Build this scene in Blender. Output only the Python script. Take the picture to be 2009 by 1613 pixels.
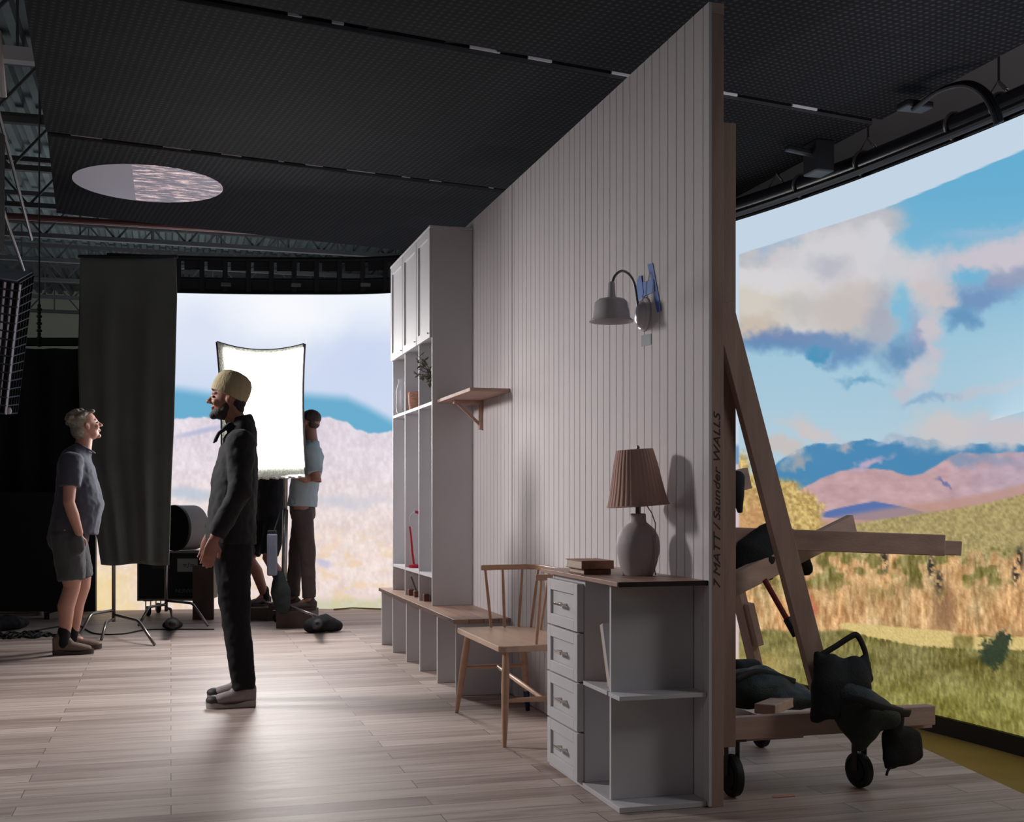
import bpy, math, random
import numpy as np
from mathutils import Vector, Matrix

# ------------------------------------------------------------------ camera, world, light, exposure
for o in list(bpy.data.objects):
    bpy.data.objects.remove(o, do_unlink=True)
SC = bpy.context.scene
COL = SC.collection
W_, H_ = 2009, 1613
F = 2300.0
CAMH = 1.15
HOR = 980.0
CX = 1004.5
TH = math.radians(16.22)
ST, CT = math.sin(TH), math.cos(TH)

cam = bpy.data.cameras.new('camera')
camo = bpy.data.objects.new('camera', cam)
COL.objects.link(camo)
camo.location = (0, 0, CAMH)
camo.rotation_euler = (math.pi / 2, 0, -TH)
cam.sensor_fit = 'HORIZONTAL'
cam.sensor_width = 36
cam.lens = 36 * F / W_
cam.shift_y = (HOR - H_ / 2) / W_
cam.clip_start = .05
cam.clip_end = 100
SC.camera = camo

wd = bpy.data.worlds.new('world')
SC.world = wd
wd.use_nodes = True
wd.node_tree.nodes['Background'].inputs[0].default_value = (.75, .72, .78, 1)
wd.node_tree.nodes['Background'].inputs[1].default_value = .02

SC.view_settings.view_transform = 'Standard'
SC.view_settings.look = 'None'
SC.view_settings.gamma = 1
SC.view_settings.use_curve_mapping = False
SC.view_settings.exposure = 0.0


def area(name, loc, target, sx, sy, power, color, spread=180):
    l = bpy.data.lights.new(name, 'AREA')
    l.shape = 'RECTANGLE'
    l.size, l.size_y = sx, sy
    l.energy = power
    l.color = color
    l.spread = math.radians(spread)
    o = bpy.data.objects.new(name, l)
    COL.objects.link(o)
    o.location = loc
    d = Vector(target) - Vector(loc)
    o.rotation_euler = d.to_track_quat('-Z', 'Z').to_euler()
    return o


area('key_lamp', (-2.3, 7.6, 2.75), (1.9, 5.7, .7), .6, .6, 52, (1.0, .95, .93), 110)
area('fill_lamp', (-3.6, 2.0, 2.9), (.5, 7.5, .0), 2.6, 2.0, 14, (1.0, .95, .95))
area('right_fill', (4.0, 2.4, 2.7), (2.5, 5.0, .4), .8, .8, 5, (1.0, .93, .92), 100)  # added fill from the right, lifts the timbers behind the wall
area('roof_fill', (0.0, 21.0, 3.0), (-1.0, 21.5, 6.1), 8.0, 5.0, 260, (.88, .97, 1.0))  # added uplight without a fixture, brightens the far roof
area('left_roof_fill', (-4.5, 10.5, 3.6), (-3.6, 10.5, 6.1), 2.0, 6.0, 55, (.90, .97, 1.0))  # added uplight for the roof left of the ceiling panels
area('upper_roof_fill', (1.5, 7.0, 4.2), (1.5, 7.0, 6.1), 4.0, 4.0, 60, (1.0, .95, .97))  # added uplight above the LED ceiling, brightens the roof over it
area('right_wall_fill', (5.6, 6.0, 1.5), (5.9, 6.5, 5.0), .6, 5.0, 110, (1.0, .93, .95))  # added uplight behind the screen, brightens the grey wall above it
area('screen_side_lamp', (.74, 10.18, 1.93), (.3, 5.2, .0), .72, 1.1, 66, (1.0, .97, .95))


# ------------------------------------------------------------------ pixel -> place on a plane
def ray(px, py):
    r = (px - CX) / F
    return Vector((ST + CT * r, CT - ST * r, (HOR - py) / F))


def Pz(px, py, z=0.0):
    d = ray(px, py)
    t = (z - CAMH) / d.z
    return Vector((0, 0, CAMH)) + d * t


def Px(px, py, X):
    d = ray(px, py)
    return Vector((0, 0, CAMH)) + d * (X / d.x)


def Py(px, py, Y):
    d = ray(px, py)
    return Vector((0, 0, CAMH)) + d * (Y / d.y)


def Pd(px, py, Z):
    return Vector((0, 0, CAMH)) + ray(px, py) * Z


# ------------------------------------------------------------------ materials
def lin(c):
    out = []
    for v in c[:3]:
        v = v / 255.0
        out.append(v / 12.92 if v <= .04045 else ((v + .055) / 1.055) ** 2.4)
    return tuple(out) + (1.0,)


def mat(name, rgb, rough=.6, metal=0.0, var=.12, scale=6.0, bump=0.0, bscale=60.0, stretch=(1, 1, 1), spec=.4,
        emit=None, estr=0.0, sheen=0.0, trans=0.0):
    m = bpy.data.materials.new(name)
    m.use_nodes = True
    nt = m.node_tree
    b = nt.nodes['Principled BSDF']
    b.inputs['Roughness'].default_value = rough
    b.inputs['Metallic'].default_value = metal
    b.inputs['Specular IOR Level'].default_value = spec
    tc = nt.nodes.new('ShaderNodeTexCoord')
    mp = nt.nodes.new('ShaderNodeMapping')
    mp.inputs['Scale'].default_value = stretch
    nt.links.new(tc.outputs['Object'], mp.inputs[0])
    n = nt.nodes.new('ShaderNodeTexNoise')
    n.inputs['Scale'].default_value = scale
    n.inputs['Detail'].default_value = 5
    nt.links.new(mp.outputs[0], n.inputs['Vector'])
    r = nt.nodes.new('ShaderNodeValToRGB')
    c = lin(rgb)
    r.color_ramp.elements[0].position = .3
    r.color_ramp.elements[1].position = .7
    r.color_ramp.elements[0].color = tuple(v * (1 - var) for v in c[:3]) + (1,)
    r.color_ramp.elements[1].color = tuple(min(1, v * (1 + var)) for v in c[:3]) + (1,)
    nt.links.new(n.outputs['Fac'], r.inputs[0])
    nt.links.new(r.outputs[0], b.inputs['Base Color'])
    if bump:
        n2 = nt.nodes.new('ShaderNodeTexNoise')
        n2.inputs['Scale'].default_value = bscale
        n2.inputs['Detail'].default_value = 3
        nt.links.new(mp.outputs[0], n2.inputs['Vector'])
        bp = nt.nodes.new('ShaderNodeBump')
        bp.inputs['Strength'].default_value = bump
        bp.inputs['Distance'].default_value = .01
        nt.links.new(n2.outputs['Fac'], bp.inputs['Height'])
        nt.links.new(bp.outputs[0], b.inputs['Normal'])
    if emit:
        b.inputs['Emission Color'].default_value = lin(emit)
        b.inputs['Emission Strength'].default_value = estr
    if sheen:
        b.inputs['Sheen Weight'].default_value = sheen
    if trans:
        b.inputs['Transmission Weight'].default_value = trans
    return m


def planks(name, a, b_, plank_w=.135, length=1.5, rough=.45, along='X', grain=1.0):
    """procedural boards: long axis = along"""
    m = bpy.data.materials.new(name)
    m.use_nodes = True
    nt = m.node_tree
    N, L = nt.nodes, nt.links
    bs = N['Principled BSDF']
    tc = N.new('ShaderNodeTexCoord')
    mp = N.new('ShaderNodeMapping')
    if along == 'Y':
        mp.inputs['Rotation'].default_value = (0, 0, math.pi / 2)
    L.new(tc.outputs['Object'], mp.inputs[0])
    br = N.new('ShaderNodeTexBrick')
    br.inputs['Scale'].default_value = 1
    br.inputs['Brick Width'].default_value = length
    br.inputs['Row Height'].default_value = plank_w
    br.inputs['Mortar Size'].default_value = .0018
    br.inputs['Mortar Smooth'].default_value = .2
    br.inputs['Bias'].default_value = 0
    br.offset = .37
    br.offset_frequency = 2
    br.inputs['Color1'].default_value = (0, 0, 0, 1)
    br.inputs['Color2'].default_value = (1, 1, 1, 1)
    br.inputs['Mortar'].default_value = (.5, .5, .5, 1)
    L.new(mp.outputs[0], br.inputs['Vector'])
    mp2 = N.new('ShaderNodeMapping')
    mp2.inputs['Scale'].default_value = (.9, 11, 1)
    L.new(mp.outputs[0], mp2.inputs[0])
    add = N.new('ShaderNodeVectorMath')
    add.operation = 'ADD'
    L.new(mp2.outputs[0], add.inputs[0])
    sc = N.new('ShaderNodeVectorMath')
    sc.operation = 'SCALE'
    sc.inputs['Scale'].default_value = 7
    L.new(br.outputs['Color'], sc.inputs[0])
    L.new(sc.outputs[0], add.inputs[1])
    no = N.new('ShaderNodeTexNoise')
    no.inputs['Scale'].default_value = 2.2
    no.inputs['Detail'].default_value = 7
    no.inputs['Roughness'].default_value = .62
    L.new(add.outputs[0], no.inputs['Vector'])
    mx = N.new('ShaderNodeMix')
    mx.data_type = 'FLOAT'
    mx.inputs['Factor'].default_value = .28
    L.new(no.outputs['Fac'], mx.inputs['A'])
    L.new(br.outputs['Color'], mx.inputs['B'])
    rp = N.new('ShaderNodeValToRGB')
    rp.color_ramp.elements[0].position = .5 - .24 / grain
    rp.color_ramp.elements[1].position = .5 + .24 / grain
    rp.color_ramp.elements[0].color = lin(a)
    rp.color_ramp.elements[1].color = lin(b_)
    L.new(mx.outputs['Result'], rp.inputs[0])
    dk = N.new('ShaderNodeMix')
    dk.data_type = 'RGBA'
    dk.inputs['B'].default_value = tuple(v * .35 for v in lin(a)[:3]) + (1,)
    L.new(rp.outputs[0], dk.inputs['A'])
    L.new(br.outputs['Fac'], dk.inputs['Factor'])
    L.new(dk.outputs['Result'], bs.inputs['Base Color'])
    mr = N.new('ShaderNodeMapRange')
    mr.inputs['To Min'].default_value = rough - .08
    mr.inputs['To Max'].default_value = rough + .14
    L.new(no.outputs['Fac'], mr.inputs[0])
    L.new(mr.outputs[0], bs.inputs['Roughness'])
    bp = N.new('ShaderNodeBump')
    bp.inputs['Strength'].default_value = .25
    bp.inputs['Distance'].default_value = .004
    bp.invert = True
    L.new(br.outputs['Fac'], bp.inputs['Height'])
    L.new(bp.outputs[0], bs.inputs['Normal'])
    return m


M = {}
M['floor'] = planks('oak_floor', (128, 105, 99), (206, 190, 181), rough=.50)
M['ground'] = mat('yellow_studio_ground', (150, 128, 72), .6, var=.15, scale=2)
M['white'] = mat('white_paint', (205, 202, 204), .5, var=.03, scale=3, bump=.05)
M['white_panel'] = mat('white_beadboard_paint', (205, 200, 202), .75, var=.03, scale=2, bump=.04, spec=.2)
M['cab_white'] = mat('cabinet_white', (204, 202, 206), .55, var=.03, scale=3)
M['seam'] = mat('seam_grey', (70, 66, 68), .8)
M['lumber'] = mat('raw_lumber', (164, 134, 120), .7, var=.18, scale=3, stretch=(6, 6, .8), bump=.1, bscale=30)
M['lumber_x'] = mat('raw_lumber_rail', (182, 152, 138), .7, var=.18, scale=3, stretch=(.8, 6, 6), bump=.1, bscale=30)
M['bench'] = planks('bench_top_wood', (150, 118, 104), (186, 156, 140), plank_w=.09, length=3, rough=.4, along='Y')
M['counter'] = planks('counter_wood', (140, 108, 96), (184, 152, 138), plank_w=.06, length=3, rough=.4, along='Y')
M['counter_edge'] = mat('counter_dark_edge', (46, 32, 34), .5)
M['chairwood'] = mat('ash_wood', (182, 146, 122), .38, var=.12, scale=5, stretch=(1, 1, 4))
M['chairseat'] = mat('ash_seat', (190, 160, 138), .36, var=.1, scale=4, stretch=(5, 1, 1))
M['bluetape'] = mat('blue_tape', (74, 116, 190), .6)
M['greytape'] = mat('grey_tape', (120, 124, 134), .6)
M['bluecap'] = mat('blue_foot_cap', (36, 54, 84), .6)
M['enamel'] = mat('white_enamel', (205, 203, 208), .18, var=.02)
M['chrome'] = mat('brushed_nickel', (200, 196, 190), .22, metal=1, var=.03)
M['steel'] = mat('steel_tube', (150, 145, 142), .3, metal=.9, var=.05)
M['darksteel'] = mat('dark_steel', (70, 66, 66), .45, metal=.7)
M['ceramic'] = mat('stone_ceramic', (188, 180, 182), .62, var=.07, scale=9, bump=.15, bscale=40)
M['shade'] = mat('pleated_rose_fabric', (206, 170, 158), .85, var=.14, scale=5, stretch=(3, 3, .5))
M['bookbrown'] = mat('book_brown', (112, 74, 62), .6, var=.2, scale=20)
M['booktan'] = mat('book_tan', (160, 118, 98), .6, var=.25, scale=25)
M['paper'] = mat('paper_edge', (206, 190, 174), .8, var=.1, scale=2, stretch=(1, 1, 60))
M['blk'] = mat('black_fabric', (18, 19, 20), .9, var=.2, scale=14, bump=.2, bscale=90)
M['duvetyne'] = mat('black_duvetyne', (80, 86, 82), .95, var=.1, scale=3, sheen=.3)
M['blackmetal'] = mat('black_metal', (26, 26, 29), .45, var=.1)
M['blackgloss'] = mat('black_pipe', (26, 27, 32), .25, var=.1)
M['rubber'] = mat('black_rubber', (24, 24, 26), .6)
M['sandbag'] = mat('dark_green_cordura', (24, 34, 34), .62, var=.25, scale=9, bump=.3, bscale=120)
M['sandbag_k'] = mat('black_cordura', (20, 20, 23), .8, var=.25, scale=9, bump=.3, bscale=120)
M['strap'] = mat('strap_black', (22, 18, 20), .7)
M['red'] = mat('red_plastic', (176, 36, 52), .35, var=.05)
M['redstrap'] = mat('dark_red_strap', (110, 30, 26), .7)
M['roofdeck'] = mat('roof_deck', (88, 94, 96), .55, metal=.3, var=.2, scale=1.5)
M['joist'] = mat('joist_paint', (52, 50, 52), .7, var=.15)
M['redpipe'] = mat('red_iron_pipe', (96, 50, 50), .6)
M['greywall'] = mat('grey_wall', (150, 146, 146), .85, var=.06, scale=1)
M['beigewall'] = mat('beige_block_wall', (150, 148, 134), .85, var=.06, scale=1)
M['case'] = mat('flight_case_black', (20, 20, 22), .5, var=.15, scale=8)
M['label'] = mat('grey_paper_label', (150, 158, 156), .8, var=.1)
M['ply'] = mat('plywood', (134, 106, 88), .7, var=.18, scale=4, stretch=(1, 1, 6))
M['dkply'] = mat('dark_plywood', (78, 62, 56), .75, var=.2, scale=4, stretch=(1, 6, 1))
M['box'] = mat('cardboard', (178, 148, 122), .8)
M['leaf'] = mat('olive_leaf', (92, 92, 70), .6, var=.2)
M['stem'] = mat('twig', (70, 56, 44), .7)
M['basket'] = mat('terracotta_wicker', (176, 128, 110), .8, var=.3, scale=30, stretch=(1, 1, 5))
M['silvervase'] = mat('silver_white_glaze', (214, 214, 222), .3, var=.25, scale=10, stretch=(3, 3, .6))
M['glass'] = mat('clear_lens', (230, 225, 225), .05, var=0, trans=.9)
M['skin'] = mat('skin', (198, 150, 132), .5, var=.06, scale=12)
M['skin2'] = mat('skin_tanned', (150, 104, 90), .5, var=.06, scale=12)
M['greyhair'] = mat('grey_hair', (150, 144, 132), .7, var=.35, scale=30, stretch=(1, 1, 2), bump=.6, bscale=60)
M['darkhair'] = mat('dark_hair', (44, 36, 34), .7, var=.3, scale=40, bump=.4, bscale=90)
M['brownhair'] = mat('brown_hair', (66, 52, 46), .7, var=.3, scale=40, bump=.4, bscale=90)
M['tee'] = mat('slate_cotton', (72, 76, 90), .9, var=.08, scale=5, bump=.15, bscale=12, sheen=.2)
M['shorts'] = mat('grey_shorts', (78, 80, 84), .9, var=.12, scale=8, bump=.2, bscale=14, sheen=.2)
M['sock'] = mat('black_sock', (24, 24, 28), .9)
M['boot'] = mat('taupe_suede', (120, 104, 94), .8, var=.15, scale=12)
M['sole'] = mat('brown_sole', (74, 62, 56), .7)
M['jacket'] = mat('charcoal_jacket', (21, 23, 27), .85, var=.12, scale=5, bump=.4, bscale=9, sheen=.08)
M['pants'] = mat('black_trousers', (17, 18, 21), .9, var=.12, scale=5, bump=.25, bscale=10)
M['beanie'] = mat('mustard_knit', (172, 158, 126), .9, var=.15, scale=20, stretch=(1, 1, .3), bump=.5, bscale=60)
M['sneaker'] = mat('pale_mesh_sneaker', (148, 136, 138), .55, var=.15, scale=14)
M['sneaker_d'] = mat('dark_toe_cap', (58, 54, 58), .6)
M['sneakersole'] = mat('white_foam_sole', (166, 156, 152), .6)
M['polo'] = mat('pale_blue_polo', (150, 166, 172), .85, var=.06, scale=5, bump=.2, bscale=10)
M['trousers'] = mat('brown_grey_trousers', (72, 62, 60), .85, var=.1, scale=6, bump=.2, bscale=10)
M['blacktee'] = mat('black_tee', (30, 30, 36), .9, var=.1, bump=.2, bscale=10)
M['eye'] = mat('eye_dark', (40, 30, 28), .2)
M['whiteedge'] = mat('silver_frill', (196, 198, 190), .5, var=.35, scale=60, bump=.5, bscale=80)
M['batt'] = mat('blue_grey_battery', (112, 118, 136), .4)
M['panelglow'] = mat('lit_diffusion_cloth', (240, 240, 240), .8, var=0, emit=(255, 254, 250), estr=5.0)
M['ink'] = mat('ink_marker', (72, 58, 54), .8, var=0)
M['greyink'] = mat('silver_lettering', (120, 120, 124), .6, var=0)
M['lightgrid'] = mat('grid_black', (10, 11, 17), .7)
M['lightskin'] = mat('softbox_back_silver', (130, 138, 156), .4)
M['lightface'] = mat('dim_diffuser', (150, 150, 160), .7, var=.05, emit=(150, 140, 150), estr=.25)


# ------------------------------------------------------------------ mesh builder
class MB:
    def __init__(s):
        s.v = []
        s.f = []

    def add(s, vs, fs):
        n = len(s.v)
        s.v += [Vector(v) for v in vs]
        s.f += [tuple(i + n for i in f) for f in fs]
        return s

    def box(s, x0, x1, y0, y1, z0, z1):
        vs = [(x, y, z) for z in (z0, z1) for y in (y0, y1) for x in (x0, x1)]
        return s.add(vs, [(0, 2, 3, 1), (4, 5, 7, 6), (0, 1, 5, 4), (2, 6, 7, 3), (0, 4, 6, 2), (1, 3, 7, 5)])

    def beam(s, p, q, w, h, up=(0, 0, 1)):
        p, q = Vector(p), Vector(q)
        t = (q - p).normalized()
        up = Vector(up)
        a = t.cross(up)
        if a.length < 1e-4:
            a = t.cross(Vector((0, 1, 0)))
        a.normalize()
        b = a.cross(t).normalized()
        vs = []
        for c in (p, q):
            for i, j in ((-1, -1), (1, -1), (1, 1), (-1, 1)):
                vs.append(c + a * (i * w / 2) + b * (j * h / 2))
        return s.add(vs, [(0, 1, 2, 3), (7, 6, 5, 4), (0, 4, 5, 1), (1, 5, 6, 2), (2, 6, 7, 3), (3, 7, 4, 0)])

    def tube(s, pts, rad, seg=10, cap=True, closed=False):
        """rad: number or list of numbers / (a,b) pairs"""
        pts = [Vector(p) for p in pts]
        n = len(pts)
        if not isinstance(rad, (list, tuple)):
            rad = [rad] * n
        rings = []
        ref = None
        for i, p in enumerate(pts):
            if closed:
                t = pts[(i + 1) % n] - pts[i - 1]
            else:
                t = pts[min(i + 1, n - 1)] - pts[max(i - 1, 0)]
            t.normalize()
            if ref is None:
                ref = Vector((0, 1, 0)) if abs(t.y) < .8 else Vector((1, 0, 0))
            a = ref - t * ref.dot(t)
            if a.length < 1e-5:
                a = t.orthogonal()
            a.normalize()
            ref = a
            b = t.cross(a)
            r = rad[i]
            ra, rb = (r, r) if not isinstance(r, (list, tuple)) else r
            rings.append([p + a * math.cos(2 * math.pi * k / seg) * ra + b * math.sin(2 * math.pi * k / seg) * rb for k in range(seg)])
        return s.rings(rings, cap, closed)

    def rings(s, rings, cap=True, closed=False):
        n = len(rings)
        seg = len(rings[0])
        vs = [v for r in rings for v in r]
        fs = []
        m = n if closed else n - 1
        for i in range(m):
            for k in range(seg):
                a = i * seg + k
                b = i * seg + (k + 1) % seg
                c = ((i + 1) % n) * seg + (k + 1) % seg
                d = ((i + 1) % n) * seg + k
                fs.append((a, b, c, d))
        if cap and not closed:
            fs.append(tuple(range(seg))[::-1])
            fs.append(tuple((n - 1) * seg + k for k in range(seg)))
        return s.add(vs, fs)

    def lathe(s, prof, c=(0, 0, 0), seg=32, axis='Z', cap=True, mod=None):
        """prof: list of (r, h)"""
        c = Vector(c)
        rings = []
        for r, h in prof:
            ring = []
            for k in range(seg):
                a = 2 * math.pi * k / seg
                rr = r * (mod(k) if mod else 1)
                x, y = rr * math.cos(a), rr * math.sin(a)
                if axis == 'Z':
                    ring.append(c + Vector((x, y, h)))
                elif axis == 'X':
                    ring.append(c + Vector((h, x, y)))
                else:
                    ring.append(c + Vector((y, h, x)))
            rings.append(ring)
        return s.rings(rings, cap)

    def ell(s, c, r, rot=None, seg=16, rg=10):
        c = Vector(c)
        R = rot if rot is not None else Matrix.Identity(3)
        rings = []
        for i in range(1, rg):
            ph = math.pi * i / rg
            rings.append([c + R @ Vector((r[0] * math.sin(ph) * math.cos(2 * math.pi * k / seg), r[1] * math.sin(ph) * math.sin(2 * math.pi * k / seg), -r[2] * math.cos(ph))) for k in range(seg)])
        n0 = len(s.v)
        s.rings(rings, cap=False)
        n = len(s.v)
        s.v += [c + R @ Vector((0, 0, -r[2])), c + R @ Vector((0, 0, r[2]))]
        last = n0 + (rg - 2) * seg
        for k in range(seg):
            s.f.append((n0 + (k + 1) % seg, n0 + k, n))
            s.f.append((last + k, last + (k + 1) % seg, n + 1))
        return s

    def prism(s, poly, n, d):
        """poly 3D points, extruded by vector n*d"""
        poly = [Vector(p) for p in poly]
        n = Vector(n).normalized() * d
        k = len(poly)
        vs = poly + [p + n for p in poly]
        fs = [tuple(range(k))[::-1], tuple(range(k, 2 * k))]
        for i in range(k):
            j = (i + 1) % k
            fs.append((i, j, j + k, i + k))
        return s.add(vs, fs)

    def sweep(s, pts, rad, fwd=(1, 0, 0), seg=20, round_=True):
        """organic closed sweep; rad list of (front, side) radii; rings kept perpendicular to the path"""
        pts = [Vector(p) for p in pts]
        rad = [(r, r) if not isinstance(r, (list, tuple)) else r for r in rad]
        n = len(pts)
        if round_:
            t0 = (pts[0] - pts[1]).normalized()
            t1 = (pts[-1] - pts[-2]).normalized()
            pre, prer, post, postr = [], [], [], []
            for a in (75, 50, 25):
                k = math.cos(math.radians(a))
                h = math.sin(math.radians(a))
                m0 = min(rad[0])
                m1 = min(rad[-1])
                pre.append(pts[0] + t0 * m0 * h)
                prer.append((rad[0][0] * k, rad[0][1] * k))
                post.insert(0, pts[-1] + t1 * m1 * h)
                postr.insert(0, (rad[-1][0] * k, rad[-1][1] * k))
            pts = pre + pts + post
            rad = prer + rad + postr
        fw = Vector(fwd)
        rings = []
        n = len(pts)
        for i, p in enumerate(pts):
            t = (pts[min(i + 1, n - 1)] - pts[max(i - 1, 0)]).normalized()
            a = fw - t * fw.dot(t)
            if a.length < .05:
                a = t.orthogonal()
            a.normalize()
            b = t.cross(a)
            ra, rb = rad[i]
            rings.append([p + a * math.cos(2 * math.pi * k / seg) * ra + b * math.sin(2 * math.pi * k / seg) * rb for k in range(seg)])
        return s.rings(rings)


def root_of(o):
    while o.parent:
        o = o.parent
    return o


RM = {}


def fin(name, mb, m, parent=None, smooth=False, bevel=0, loc=None, local=False, label=None):
    vs = mb.v
    if parent is not None:
        inv = RM[root_of(parent).name]
        if not local and inv is not None:
            vs = [inv @ v for v in vs]
    elif not local:
        if loc is None:
            xs = [v.x for v in vs]
            ys = [v.y for v in vs]
            zs = [v.z for v in vs]
            loc = ((min(xs) + max(xs)) / 2, (min(ys) + max(ys)) / 2, min(zs))
        loc = Vector(loc)
        vs = [v - loc for v in vs]
    me = bpy.data.meshes.new(name)
    me.from_pydata([tuple(v) for v in vs], [], mb.f)
    me.update()
    o = bpy.data.objects.new(name, me)
    COL.objects.link(o)
    if parent is not None:
        o.parent = parent
    elif loc is not None:
        o.location = loc
        RM[o.name] = Matrix.Translation(-Vector(loc))
    if m is not None:
        me.materials.append(m)
    if smooth:
        for p in me.polygons:
            p.use_smooth = True
    if bevel:
        b = o.modifiers.new('edge', 'BEVEL')
        b.width = bevel
        b.segments = 2
        b.limit_method = 'ANGLE'
        b.angle_limit = math.radians(40)
    if label:
        o['label'] = label
    return o


def auto_smooth(o, ang=35):
    me = o.data
    me.shade_smooth()
    try:
        me.set_sharp_from_angle(angle=math.radians(ang))
    except Exception:
        pass
    return o


def tag(o, label, cat, group=None, kind=None):
    o['label'] = label
    o['category'] = cat
    if group:
        o['group'] = group
    if kind:
        o['kind'] = kind
    return o


def struct(o, label=None):
    o['kind'] = 'structure'
    if label:
        o['label'] = label
    return o


def thing(name, label, cat, loc=(0, 0, 0), rz=0, group=None):
    o = bpy.data.objects.new(name, None)
    COL.objects.link(o)
    o.location = loc
    o.rotation_euler = (0, 0, rz)
    o.empty_display_size = .1
    RM[o.name] = (Matrix.Translation(Vector(loc)) @ Matrix.Rotation(rz, 4, 'Z')).inverted()
    tag(o, label, cat, group)
    return o


def copy_tree(o, parent=None):
    c = o.copy()
    COL.objects.link(c)
    if parent is not None:
        c.parent = parent
    for ch in list(o.children):
        copy_tree(ch, c)
    return c


def remeshed(name, mb, m, parent=None, voxel=.01, smooth=4, disp=0.0, local=True, loc=None, hole=None):
    """fuse closed volumes into one continuous skin"""
    o = fin(name, mb, m, parent, local=local, loc=loc)
    r = o.modifiers.new('r', 'REMESH')
    r.mode = 'VOXEL'
    r.voxel_size = voxel
    r.use_smooth_shade = True
    sm = o.modifiers.new('s', 'SMOOTH')
    sm.iterations = smooth
    sm.factor = .5
    if disp:
        t = bpy.data.textures.new(name + '_folds', 'CLOUDS')
        t.noise_scale = .09
        d = o.modifiers.new('d', 'DISPLACE')
        d.texture = t
        d.strength = disp
        d.mid_level = .5
        d.texture_coords = 'LOCAL'
    bpy.context.view_layer.update()
    dg = bpy.context.evaluated_depsgraph_get()
    me = bpy.data.meshes.new_from_object(o.evaluated_get(dg))
    o.modifiers.clear()
    old = o.data
    o.data = me
    if not me.materials:
        me.materials.append(m)
    for p in me.polygons:
        p.use_smooth = True
    bpy.data.meshes.remove(old)
    me.name = name
    return o


# ------------------------------------------------------------------ video wall (curved, with its picture)
SCR_TOP, SCR_BOT, GND = 3.326, -.19, -.30
ctrl = [(4.50, 1.6), (4.60, 3.0), (4.65, 4.4), (4.625, 5.549), (4.561, 6.349), (4.446, 7.294), (4.227, 8.352),
        (3.80, 9.75), (3.12, 11.25), (2.242, 12.22), (1.2, 12.62), (.049, 12.86), (-.86, 12.95)]


def catmull(P, n):
    P = [np.array(p, float) for p in P]
    P = [2 * P[0] - P[1]] + P + [2 * P[-1] - P[-2]]
    out = []
    for i in range(1, len(P) - 2):
        for k in range(n):
            t = k / n
            a, b, c, d = P[i - 1], P[i], P[i + 1], P[i + 2]
            out.append(.5 * ((2 * b) + (-a + c) * t + (2 * a - 5 * b + 4 * c - d) * t * t + (-a + 3 * b - 3 * c + d) * t ** 3))
    out.append(P[-2])
    return np.array(out)


def resample(P, step):
    d = np.r_[0, np.cumsum(np.linalg.norm(np.diff(P, axis=0), axis=1))]
    n = int(d[-1] / step)
    s = np.linspace(0, d[-1], n)
    return np.c_[np.interp(s, d, P[:, 0]), np.interp(s, d, P[:, 1])]


ARC = resample(catmull(ctrl, 24), .012)


def offs(P, d):
    t = np.gradient(P, axis=0)
    t /= np.linalg.norm(t, axis=1)[:, None]
    nrm = np.c_[-t[:, 1], t[:, 0]]
    return P + nrm * d   # + = towards the inside of the volume


rng = np.random.RandomState(5)
PERM = rng.rand(256, 256)


def vnoise(x, y):
    xi = np.floor(x).astype(int)
    yi = np.floor(y).astype(int)
    fx = x - xi
    fy = y - yi
    fx = fx * fx * (3 - 2 * fx)
    fy = fy * fy * (3 - 2 * fy)
    g = lambda a, b: PERM[a % 256, b % 256]
    return (g(xi, yi) * (1 - fx) + g(xi + 1, yi) * fx) * (1 - fy) + (g(xi, yi + 1) * (1 - fx) + g(xi + 1, yi + 1) * fx) * fy


def fbm(x, y, o=4):
    s = 0
    a = .5
    for i in range(o):
        s = s + a * vnoise(x * 2 ** i + 17.3 * i, y * 2 ** i + 9.1 * i)
        a *= .5
    return s / (1 - .5 ** o)


def sst(a, b, x):
    t = np.clip((x - a) / (b - a), 0, 1)
    return t * t * (3 - 2 * t)


def blend(c, col, m):
    return c * (1 - m[..., None]) + np.array(col, float) * m[..., None]


def blob(px, py, cx, cy, rx, ry, soft=.5, ang=0.0):
    ca, sa = math.cos(ang), math.sin(ang)
    dx, dy = px - cx, py - cy
    u = (dx * ca + dy * sa) / rx
    v = (-dx * sa + dy * ca) / ry
    return 1 - sst(1 - soft, 1 + soft * .6, np.sqrt(u * u + v * v))


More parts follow.
